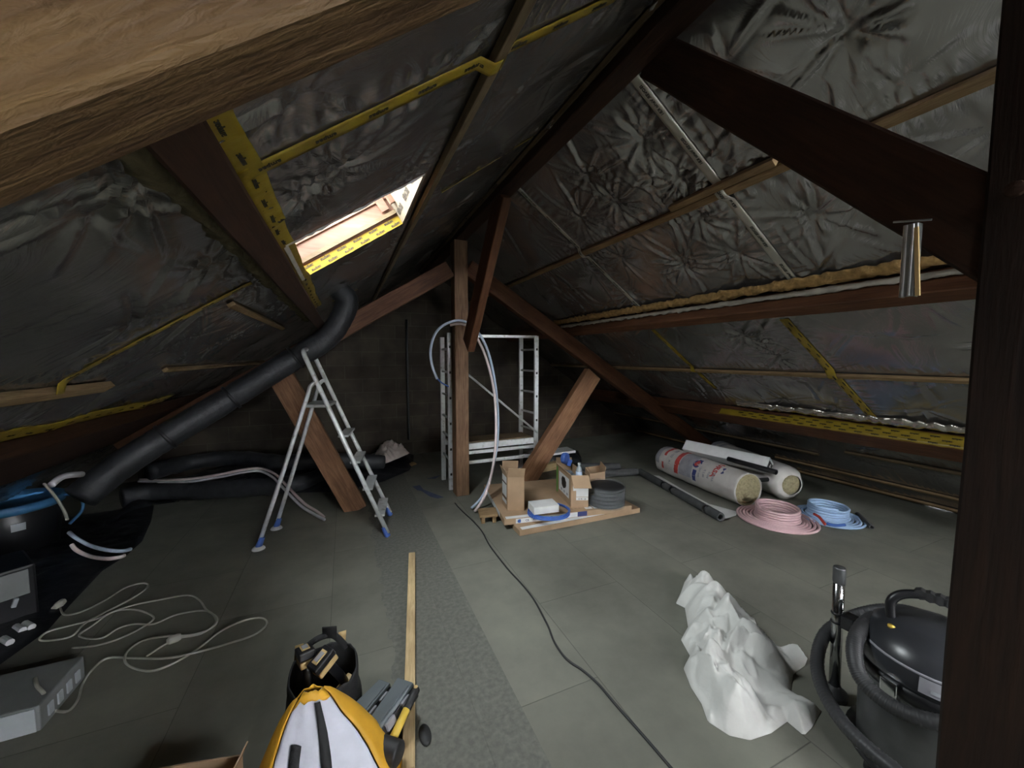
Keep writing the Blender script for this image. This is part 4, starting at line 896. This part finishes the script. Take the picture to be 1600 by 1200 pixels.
# ------------------------------------------------------------------ duct work
def duct(label, pts, r, name='insulated_duct', seams=(), n=8, bump=.06):
    t = thing(name, V((sum(p.x for p in pts)/len(pts), sum(p.y for p in pts)/len(pts), max(0, min(p.z for p in pts)-r))), label, 'duct')
    sp = smooth_path(pts, n); rs = []
    for i, p in enumerate(sp): rs.append(r*(1+bump*noise.noise(V((i*.7, r*9, 1)))+(-.07 if i in seams else 0)))
    MB().tube(sp, rs, 20).build('sleeve', DUCT, t, smooth=True)
    return t, sp
y_ = 3.93; s_ = (XR-atY(533, 470, y_).x)/CS
dpts = [FP('L', s_, y_, -.02), FP('L', s_+.005, y_, .10), atY(529, 505, y_), atY(507, 532, y_-.01), atY(455, 563, y_-.03), atY(405, 594, y_-.06), atY(355, 625, y_-.10), atY(300, 658, y_-.18), atY(245, 691, y_-.26), atY(195, 723, y_-.34), atY(150, 757, y_-.40), atY(125, 778, y_-.46)]
du, sp = duct('long black insulated duct sloping down the left side from an elbow in the foil', dpts, .098, seams=(16+14, 16+15, 47, 48))
for i in (31, 47, 62):
    d_ = (sp[i+1]-sp[i]).normalized(); y = UPZ.cross(d_).normalized(); z = d_.cross(y)
    MB().lathe([(.106, -.012), (.109, 0), (.106, .012)], sp[i], 24, M=Matrix((y, z, d_)).transposed()).build('tape_band', BLACK, du, smooth=True)
MB().tube([sp[9]+V((.10, -.02, .02)), sp[9]+V((-.11, -.02, .05))], .004, 6).build('tie', YEL, du)
duct('black flexible duct lying along the floor in front of the black sheeting heap', [P(190, 778, .1), P(240, 768, .1), P(300, 766, .1), P(360, 764, .1), P(420, 760, .1), P(470, 754, .1), P(510, 742, .1)], .10, 'flexible_duct', bump=.18)
duct('second black flexible duct higher on the sheeting heap by the far wall', [P(235, 738, .34), P(300, 722, .34), P(370, 716, .34), P(440, 722, .34), P(520, 720, .3), P(600, 722, .2)], .09, 'flexible_duct', bump=.2)
pipe('conduit', [P(217, 752, .12), P(255, 753, .22), P(300, 752, .24), P(345, 745, .26), P(380, 738, .28), P(405, 736, .27), P(425, 745, .23), P(445, 765, .16), P(470, 790, .05), P(490, 803, .018), P(507, 812, .014)], .014, WPIPE, 'white conduit arching over the floor duct past the stepladder leg, front one', 'conduit')
pipe('conduit', [P(219, 749, .13), P(255, 750, .24), P(300, 748, .27), P(345, 741, .29), P(380, 734, .31), P(407, 732, .30), P(430, 741, .25), P(450, 761, .18), P(475, 786, .06), P(495, 799, .018), P(506, 808, .014)], .014, LPINK, 'pinkish conduit lying just behind the white arching one near the stepladder', 'conduit')
pipe('conduit', [P(108, 832, .2), P(118, 840, .17), P(140, 852, .1), P(165, 859, .09), P(190, 861, .07), P(204, 858, .05)], .014, LBLUE, 'short bluish conduit end curving onto the floor at far left, upper of two', 'conduit')
pipe('conduit', [P(112, 851, .16), P(120, 860, .12), P(140, 869, .06), P(165, 873, .07), P(185, 871, .06), P(194, 868, .05)], .014, LPINK, 'short pinkish conduit end curving onto the floor at far left, lower of two', 'conduit')
pipe('conduit', [atY(80, 758, 2.75), atY(92, 748, 2.8), atY(105, 743, 2.85), atY(128, 741, 2.95)], .016, WPIPE, 'pale conduit stub arching under the lower left purlin', 'conduit')
# ------------------------------------------------------------------ left edge: tub, cabinet, casing
tc = P(40, 868); tc = V((tc.x-.12, tc.y+.1, 0))
tu = thing('tub', tc, 'round black tub with a bright blue rim at the left edge of the photo', 'tub')
MB().lathe([(.22, 0), (.25, .02), (.285, .38), (.275, .39), (.24, .05), (0.0001, .05)], tc, 32).build('tub_body', BLACK, tu, smooth=True)
MB().lathe([(.286, .375), (.30, .385), (.305, .44), (.285, .45), (.275, .42)], tc, 32).build('rim', TUBBL, tu, smooth=True)
fd = (CAM-tc); fd.z = 0; fd.normalize(); fs_ = V((-fd.y, fd.x, 0))
def TB(u, v): 
    a_ = u/.27; return tc+(fd*math.cos(a_)+fs_*math.sin(a_))*(.22+.045*(v+.28)/.38*1.0+.032)+UPZ*(v+.28)
MB().grid([[TB(-.035+.07*i/3+.03, -.03+.06*j/2) for j in range(3)] for i in range(4)]).build('label', UNITF, tu, solid=.002)
MB().tube(smooth_path([tc+UPZ*.43+fs_*.26+fd*.1, tc+UPZ*.40+fs_*.36+fd*.13, tc+UPZ*.28+fs_*.38+fd*.14, tc+UPZ*.17+fs_*.30+fd*.12], 8), .012, 8).build('handle', TUBBL, tu, smooth=True)
pipe('cord', [atY(69, 756, 2.6), atY(80, 768, 2.55), atY(92, 784, 2.5), atY(101, 800, 2.45), atY(105, 812, 2.42)], .006, CORDM, 'short white cord hanging in front of the blue-rimmed tub', 'cord')
cv = P(30, 985); cbx = V((cv.x-.28, cv.y+.12, 0))
cu_ = thing('control_unit', cbx, 'black control unit with a pale grey panel at the left edge above the grey casing', 'control unit')
RC = Matrix.Rotation(.62, 3, 'Z')
MB().box(cbx+UPZ*.17, (.50, .34, .34), RC).build('body', BLACK, cu_, bevel=.012)
MB().box(cbx+UPZ*.245+RC @ V((.05, -.175, 0)), (.34, .012, .15), RC).build('panel', UNIT, cu_, bevel=.003)
for dx in (-.02, .16): MB().box(cbx+UPZ*.14+RC @ V((dx, -.18, 0)), (.02, .02, .05), RC @ Matrix.Rotation(.3, 3, 'Y')).build('clip', UNITF, cu_, bevel=.003)
for i, (x, y) in enumerate(((30, 981), (44, 976), (10, 1000))):
    m = MB().tube([P(x-5, y-2, .03), P(x+6, y+4, .03)], .018, 10); tag(m.build('pipe_clip', WPLAS, bevel=.002), ('white pipe clip on the black sheeting, middle of three at the left edge', 'white pipe clip on the black sheeting, the one farthest from the left edge', 'white pipe clip on the black sheeting, the one closest to the left edge')[i], 'clip')
gA, gB = P(64, 1142), P(134, 1058); gx = (gA-P(0, 1160)).normalized(); gy = (gB-gA).normalized(); hz = .115
gl = (gB-gA).length
gc = thing('grey_casing', gA-gx*.3+gy*gl/2, 'flat grey equipment casing with a pale front panel lying on the floor at lower left', 'casing')
pz = [gA, gB, gB-gx*.62, gA-gx*.62]
MB().poly(pz, hz, (0, 0, 1)).build('body', UNIT, gc, bevel=.006)
ny_ = V((gx.y, -gx.x, 0)).normalized(); ny_ *= 1 if ny_.dot(gy) < 0 else -1
MB().poly([gA-gx*.01+ny_*.004+UPZ*.006, gA-gx*.6+ny_*.004+UPZ*.006, gA-gx*.6+ny_*.004+UPZ*(hz-.006), gA-gx*.01+ny_*.004+UPZ*(hz-.006)], .004, ny_).build('front_panel', UNITF, gc, bevel=.001)
sx_ = V((gy.y, -gy.x, 0)); sx_ *= 1 if sx_.dot(gx) > 0 else -1
for k in range(4): c_2 = gA+gy*gl*(.2+.2*k)+sx_*.003+UPZ*hz*.45; MB().box(c_2, (.03, .006, .05), Matrix((gy, sx_, UPZ)).transposed()).build('vent', UNITF, gc)
MB().tube(smooth_path([P(87, 1113, .005), P(72, 1095, .06), P(68, 1083, .118), P(58, 1072, hz+.01), P(55, 1060, hz+.01)], 6), .007, 8).build('lead', CORDM, gc, smooth=True)
# open box at the bottom edge
o1, o2 = P(245, 1200, .16), P(379, 1178, .16); ox = (o2-o1).normalized(); oy = V((ox.y, -ox.x, 0))
o1g = V((o1.x, o1.y, 0)); o2g = V((o2.x, o2.y, 0))
open_box('low_open_carton', o1g+oy*.34, o2g+oy*.34, o1g, .16, 'low open cardboard box cut off by the bottom edge of the photo', 0, [('r', .05, .4)])
# ------------------------------------------------------------------ tool bag, tote bag, cases, mallet
bz = P(508, 1108); bgc = V((bz.x, bz.y, 0))
bg_ = thing('tool_bag', bgc, 'black open tool bag with straw-yellow trim holding cordless tools', 'tool bag')
vd = (bgc-CAM); vd.z = 0; vd.normalize(); vs_ = V((vd.y, -vd.x, 0)); RV = Matrix((vs_, vd, UPZ)).transposed()
def BG(u, v, z): return bgc+vs_*u+vd*v+UPZ*z
def shell(rows_fn, nr_, nc, closed=True):
    return [[rows_fn(i/nr_, 2*PI*k/nc) for k in range(nc+1)] for i in range(nr_+1)]
def bagf(t, a):
    ca, sa = math.cos(a), math.sin(a); e = 1+.05*noise.noise(V((ca*2, sa*2, t*3)))
    rx, ry = .155*(1-.12*t)*e, .12*(1-.10*t)*e
    s2 = lambda v: math.copysign(abs(v)**.7, v)
    return BG(rx*s2(ca), ry*s2(sa), .005+.19*t+.03*t*sa+.012*noise.noise(V((ca*3, sa*3, 5)))*t)
m = MB(); m.grid(shell(bagf, 10, 40)); m.poly([bagf(0, 2*PI*k/40)+UPZ*.0 for k in range(40)]); m.build('bag_body', NYL, bg_, smooth=True, solid=.006)
for u0 in (-.135, .05):
    MB().grid([[BG(u0+.035*j+.02*t, .121-.012*t+.018*(1-abs(u0)*3), .02+.24*t) for j in range(2)] for t in [k/8 for k in range(9)]]).build('trim', CREAMY, bg_, smooth=True, solid=.003)
MB().tube(smooth_path([BG(-.10, .09, .20), BG(-.06, .08, .27), BG(.0, .07, .30), BG(.05, .08, .28), BG(.10, .09, .20)], 8), .014, 8).build('carry_strap', NYL, bg_, smooth=True)
MB().grid([[BG(.0+.03*j, .07-.012*j, .29+.055*t+.01*math.sin(t*3)) for j in range(3)] for t in [k/4 for k in range(5)]]).build('strap_end', NYL, bg_, smooth=True, solid=.004)
def drill(c, rz, label, lean, k=1.15):
    t = thing('cordless_tool', c, label, 'cordless tool'); Rz = Matrix.Rotation(rz, 3, 'Z') @ Matrix.Rotation(lean, 3, 'X')
    L_ = lambda x, y, z: V(c)+Rz @ V((x*k, y*k, z*k))
    MB().tube([L_(0, 0, -.08), L_(0, 0, -.02), L_(0, .005, .05), L_(0, .01, .07)], [.018, .02, .019, .026], 12).build('grip', BLACK, t, smooth=True)
    MB().box(L_(0, .015, .085), (.062, .095, .03), Rz).build('battery_base', CREAMY, t, bevel=.006)
    MB().box(L_(0, .015, .115), (.066, .10, .034), Rz).build('battery', BLACK, t, bevel=.006)
    MB().box(L_(0, .015, .133), (.034, .06, .004), Rz).build('battery_label', CREAMY, t, bevel=.002)
    MB().box(L_(0, .015, .136), (.022, .04, .003), Rz).build('window', GREYP, t)
    MB().tube([L_(0, -.03, -.09), L_(0, .05, -.09)], [.026, .028], 14).build('motor_housing', CREAMY, t, smooth=True, bevel=.003)
drill(BG(-.06, -.02, .155), .3, 'cordless tool with a straw battery plate, left in the tool bag', -.25)
drill(BG(.055, -.01, .165), 2.2, 'cordless tool with a straw battery plate, right in the tool bag', -.45)
# tote bag
tb0 = P(508, 1225); tb0 = V((tb0.x, tb0.y, 0)); td_ = (tb0-CAM); td_.z = 0; td_.normalize(); ts_ = V((td_.y, -td_.x, 0))
def TG(u, v, z): return tb0+ts_*u+td_*v+UPZ*z
to = thing('tote_bag', tb0, 'white tote bag with amber sides and two black straps at the bottom edge', 'bag')
ht_ = .40
def front(t, u):      # t 0 bottom .. 1 top ; u -1..1 across
    wd_ = .235*(1-t)**.8+.045; off = -.17*(1-t)**.9-.005
    n_ = .012*noise.noise(V((u*2.5, t*3, 1)))+.006*noise.noise(V((u*7, t*8, 4)))
    return TG(wd_*u*.82-.035*t, off-(.035*math.cos(u*1.4))*(1-t*.6)+n_, ht_*t*(1-.05*u*u*t)+n_)
def back(t, u):
    wd_ = .235*(1-t)**.8+.045; n_ = .01*noise.noise(V((u*2.5, t*3, 9)))
    return TG(wd_*u*.82-.035*t, .10*(1-t)**.8+.005+n_, ht_*t*(1-.05*u*u*t))
nu, nv = 22, 22
MB().grid([[front(i/nv, -1+2*j/nu) for j in range(nu+1)] for i in range(nv+1)]).build('front_panel', LILAC, to, smooth=True, solid=.004)
MB().grid([[back(i/nv, -1+2*j/nu) for j in range(nu+1)] for i in range(nv+1)]).build('back_panel', ORG, to, smooth=True, solid=.004)
for s in (-1, 1):
    def side(t, w_, s=s):
        a_, b_2 = front(t, s), back(t, s); p = a_.lerp(b_2, w_); return p+ts_*s*((.05 if s > 0 else .03)*math.sin(PI*w_)*(1-t)**.6+.006)+UPZ*.003*noise.noise(V((t*9, w_*4, s)))
    MB().grid([[side(i/nv, j/8) for j in range(9)] for i in range(nv+1)]).build('side_panel', ORG, to, smooth=True, solid=.004)
MB().grid([[front(.93+.07*i/4, -1+2*j/10)+td_*-.005+UPZ*.005 for j in range(11)] for i in range(5)]).build('top_trim', ORG, to, smooth=True, solid=.003)
for uu, wdt, tt in ((-.52, .21, .68), (.12, .23, .92)):
    MB().grid([[front(tt*i/16, uu+(wdt/(1.35-i/16*.55))*(j/2-.5)*1.0+(.0 if uu < 0 else .25*(i/16)-.1))+td_*-.010+UPZ*.008 for j in range(3)] for i in range(17)]).build('strap', NYL, to, smooth=True, solid=.005)
# organiser cases: grey see-through boxes leaning one over the other
def case(quadpx, zt_, th, label, lean):
    c4 = [P(x, y, z) for (x, y), z in zip(quadpx, zt_)]; n_ = (c4[1]-c4[0]).cross(c4[3]-c4[0]).normalized(); n_ *= 1 if n_.z > 0 else -1
    ctr = sum(c4, V())/4; t = thing('organiser_case', V((ctr.x, ctr.y, 0)), label, 'case')
    MB().poly([p for p in c4], th, -n_).build('base_tray', DARKG, t, bevel=.004)
    sh = [ctr+(p-ctr)*.985+n_*.001 for p in c4]; MB().poly(sh, .016, n_).build('lid', SMOKE, t, bevel=.004)
    e1_, e2_ = c4[1], c4[2]
    ins = [ctr+(p-ctr)*.8+n_*.018 for p in c4]; MB().poly(ins, .003, n_).build('lid_panel', SMOKE, t, bevel=.001)
    return t, c4, n_
for q4, zz, lab in (([(551, 1108), (594, 1066), (611, 1072), (566, 1128)], (.05, .05, .08, .08), 'smoky grey organiser case beside the tool bag, the left one'),
                    ([(571, 1140), (624, 1063), (648, 1071), (588, 1152)], (.10, .10, .14, .14), 'smoky grey organiser case beside the loose batten, the right one')):
    t, c4, n_ = case(q4, zz, .05, lab, 0)
    for k in (.3, .7):
        p = c4[3].lerp(c4[2], k)-n_*.012; ex = (c4[2]-c4[3]).normalized(); ey = n_.cross(ex); MB().box(p, (.05, .02, .03), Matrix((ex, ey, n_)).transposed()).build('latch', GREYP, t, bevel=.003)
ma, mbp = P(652, 1074, .16), P(612, 1158, .10)
ml = thing('mallet', V((mbp.x, mbp.y, 0)), 'mallet with a yellow shaft and black grip leaning over the loose batten', 'mallet')
md_ = (mbp-ma); 
MB().tube([ma, ma.lerp(mbp, .04), ma.lerp(mbp, .42), ma.lerp(mbp, .45)], [.010, .017, .016, .013], 12).build('grip', RUBB, ml, smooth=True)
MB().tube([ma.lerp(mbp, .44), mbp], [.0155, .0165], 12).build('shaft', YELP, ml, smooth=True)
hd = md_.normalized(); hx = hd.cross(UPZ).normalized()
MB().tube([mbp-hx*.055+hd*.03, mbp-hx*.05+hd*.03, mbp+hx*.05+hd*.03, mbp+hx*.055+hd*.03], [.036, .043, .043, .036], 18).build('head', RUBB, ml, smooth=True, bevel=.003)
MB().lathe([(.006, -.002), (.009, 0), (.006, .002)], ma.lerp(mbp, .06)+UPZ*.0165, 12).build('hang_hole', CREAMY, ml)
# ------------------------------------------------------------------ vacuum cleaner
vc = V((2.0, .62, 0)); vv = (vc-CAM); vv.z = 0; vv.normalize(); vx = V((vv.y, -vv.x, 0))
def VC(u, v, z): return vc+vx*u+vv*v+UPZ*z
va = thing('vacuum_cleaner', vc, 'black and steel drum vacuum cleaner with coiled hose beside the dark near post', 'vacuum cleaner')
MB().lathe([(.17, .06), (.205, .08), (.21, .38), (.215, .40), (.21, .42), (0.0001, .42)], vc, 40).build('drum', STEEL, va, smooth=True, bevel=.002)
MB().lathe([(.216, .385), (.226, .40), (.226, .43), (.21, .44)], vc, 40).build('drum_band', BLACK, va, smooth=True)
MB().lathe([(.215, .425), (.222, .45), (.215, .50), (.19, .545), (.15, .58), (.09, .60), (0.0001, .605)], vc, 40).build('motor_head', DARKG, va, smooth=True)
MB().lathe([(.208, .50), (.214, .506), (.210, .512)], vc, 40).build('head_trim', GREYP, va, smooth=True)
MB().tube(smooth_path([VC(-.12, -.03, .575), VC(-.125, -.02, .645), VC(-.085, 0, .685), VC(0, .01, .70), VC(.085, 0, .685), VC(.125, -.02, .645), VC(.12, -.03, .575)], 6), .016, 10).build('handle', BLACK, va, smooth=True)
for k in range(5): MB().tube([VC(-.05+.025*k, -.008, .70), VC(-.05+.025*k, .022, .70)], .019, 8).build('grip_rib', RUBB, va)
for u in (-.115, .115): MB().lathe([(.012, 0), (.012, .008), (0.0001, .01)], VC(u, -.09, .575), 12).build('catch', YELP, va, smooth=True)
def VS(a, z, r): return vc+(vx*math.sin(a)-vv*math.cos(a))*r+UPZ*z
MB().grid([[VS(-.15+.5*i/6, .455+.05*j/3, .2275-.003*j) for j in range(4)] for i in range(7)]).build('name_plate', GREYP, va, smooth=True)
MB().grid([[VS(-.02+.22*i/4, .468+.012*j, .2305) for j in range(2)] for i in range(5)]).build('sticker', UNITF, va)
m = MB()
for a_ in (-.45, .75):
    MB().box(VS(a_, .405, .232), (.05, .03, .075), Matrix((VS(a_+.1, 0, 1)-VS(a_-.1, 0, 1)).normalized().to_track_quat('X', 'Z').to_matrix().row) if False else (VS(a_+.1, 0, 1)-VS(a_-.1, 0, 1)).to_track_quat('X', 'Z').to_matrix()).build('clasp', CHROME, va, bevel=.004)
for k in range(4):
    a_ = PI/4+k*PI/2; c_3 = VS(a_, .03, .20); MB().lathe([(.0001, -.014), (.028, -.012), (.03, 0), (.028, .012), (.0001, .014)], c_3, 16, M=Matrix.Rotation(PI/2, 3, 'X')).build('caster', RUBB, va, smooth=True)
    MB().box(VS(a_, .062, .18), (.07, .07, .03)).build('caster_mount', BLACK, va, bevel=.005)
MB().lathe([(.235, .055), (.24, .07), (.2, .085)], vc, 36).build('base_ring', BLACK, va, smooth=True)
def hose(pts, label=None):
    sp = smooth_path(pts, 26); rs = [.0255+.0018*math.cos(i*PI*.8) for i in range(len(sp))]
    return MB().tube(sp, rs, 12).build('hose', HOSE, va, smooth=True)
def HP(x, y, d_): return hit(x, y, vv, vv.dot(vc)+d_)
hose([HP(1500, 1010, .10), HP(1440, 968, .22), HP(1400, 962, .12), HP(1362, 968, 0), HP(1341, 990, -.12), HP(1335, 1022, -.20), HP(1345, 1058, -.25), HP(1378, 1092, -.28), HP(1425, 1118, -.29), HP(1500, 1138, -.28)])
hose([HP(1470, 975, .34), HP(1420, 955, .40), HP(1370, 953, .38), HP(1325, 966, .32), HP(1290, 990, .20), HP(1277, 1030, .06), HP(1285, 1075, -.08), HP(1318, 1130, -.22), HP(1375, 1185, -.30), HP(1450, 1240, -.33)])
pt = P(1303, 1088); pt = V((pt.x, pt.y, 0)); ptop = hit(1312, 886, vv, vv.dot(pt)+.01)
tp_ = thing('suction_tube', pt, 'chrome suction tube standing upright by the vacuum cleaner, nozzle end up', 'tube')
dt = (ptop-pt); Lt = dt.length; dt.normalize(); y = UPZ.cross(dt).normalized() if abs(dt.z) < .9999 else V((1, 0, 0)); Mt = Matrix((y, dt.cross(y), dt)).transposed()
MB().lathe([(.022, .04), (.022, Lt), (.0195, Lt), (.0195, Lt-.1), (.0001, Lt-.1)], pt, 20, M=Mt).build('pipe', CHROME, tp_, smooth=True)
MB().lathe([(.0235, Lt-.075), (.0245, Lt-.07), (.0245, Lt-.005), (.0225, Lt)], pt, 20, M=Mt).build('collar', STEEL, tp_, smooth=True)
for z in (.36, .40): MB().lathe([(.023, z), (.026, z+.006), (.023, z+.012)], pt, 18, M=Mt).build('cable_tie', BLACK, tp_, smooth=True)
MB().box(pt+dt*.385+vx*.045, (.07, .05, .06), RV).build('holder', BLACK, tp_, bevel=.006)
MB().lathe([(.05, 0), (.05, .03), (.026, .05), (.024, .06)], pt, 20).build('foot', RUBB, tp_, smooth=True)
# ------------------------------------------------------------------ bits on the structure
bx = 1.188
b0_, b1_ = atX(1423, 352, bx), atX(1424, 464, bx)
ch = thing('metal_channel', b1_, 'galvanised steel channel hanging from the dark brace near the right post', 'channel')
cl = (b0_.z-b1_.z); cy_, cz_ = (b0_.y+b1_.y)/2, (b0_.z+b1_.z)/2
wch = abs(atX(1411, 400, bx).y-atX(1434, 400, bx).y)
MB().box((bx-.012, cy_, cz_), (.003, wch, cl)).build('web', GALV, ch, bevel=.0012)
for s in (-1, 1): MB().box((bx-.002, cy_+s*(wch/2-.0015), cz_), (.022, .003, cl)).build('flange', GALV, ch, bevel=.001)
for s in (-.2, .25): MB().box((bx-.0145, cy_+s*wch, cz_), (.004, .004, cl*.98)).build('groove', ALUD, ch, bevel=.001)
na, nb = atX(1396, 347, bx-.002), atX(1456, 343, bx-.002)
tag(MB().tube([na, nb], .0022, 6).build('nail', GALV), 'thin pale nail lying across the dark brace above the steel channel', 'nail')
kb = MB().lathe([(.016, 0), (.014, .008), (.0001, .010)], (1.222, .322, 1.93), 14, M=Matrix.Rotation(-PI/2, 3, 'Y')); tag(kb.build('bolt', W_dark), 'round bolt head in the dark near post', 'bolt')
pipe('wall_conduit', [(P(637, 700).x*0+.93, YG-.02, .25), (.93, YG-.02, 1.0), (.93, YG-.02, 2.2)], .02, BLACK, 'thin dark vertical conduit on the far gable wall', 'conduit', n=3)
wp = atY(872, 704, 4.95)
tag(beam('timber_plank', P(818, 737, .06), P(872, 726, .06), .10, .10, W_stick, None), 'pale square timber lying on the floor behind the open cartons', 'timber')

c_5 = atY(875, 712, 5.0)
heap('black_sheeting_bundle', [(c_5.x-.42, 4.9), (c_5.x+.3, 4.86), (c_5.x+.45, 5.1), (c_5.x+.3, 5.35), (c_5.x-.4, 5.3), (c_5.x-.5, 5.1)], .40, MEMB, 'bundle of black sheeting behind the open cartons under the white board', 'sheeting', 12., scale=4, edge=.06, res=.03, lump=.15)
wz = atY(875, 705, 5.0).z
tag(beam('white_board', (c_5.x-.55, 5.02, wz-.01), (c_5.x+.20, 5.0, wz+.005), .26, .035, PAPER, None, bevel=.003), 'white board lying on the black bundle behind the slanting right strut', 'board')
cs0, cs1 = atX(1432, 355, bx-.012), atX(1434, 462, bx-.012)
MB().bar(cs0, cs1, .006, .007, (0, 1, 0)).build('edge_strip', CREAMY, ch)
# ------------------------------------------------------------------ repeats
GROUPS = {'batten': 'battens across the roof slopes', 'adhesive_tape': 'tape strips on the roof foil', 'purlin': 'roof purlins', 'principal_rafter': 'truss rafters', 'strut': 'truss struts',
          'brace': 'ridge braces', 'king_post': 'king posts', 'insulation_roll': 'insulation rolls', 'pipe_coil': 'pipe coils', 'cordless_tool': 'tools in the bag', 'organiser_case': 'organiser cases',
          'pipe_clip': 'pipe clips at the left edge', 'flat_carton': 'flat cartons', 'flexible_duct': 'floor ducts', 'pipe_insulation': 'foam pipe sleeves', 'foam_tube': 'foam tubes', 'black_membrane': 'black sheeting heaps'}
for ob in COL.objects:
    b_ = ob.name.split('.')[0]
    if ob.parent is None and 'label' in ob and b_ in GROUPS: ob['group'] = GROUPS[b_]
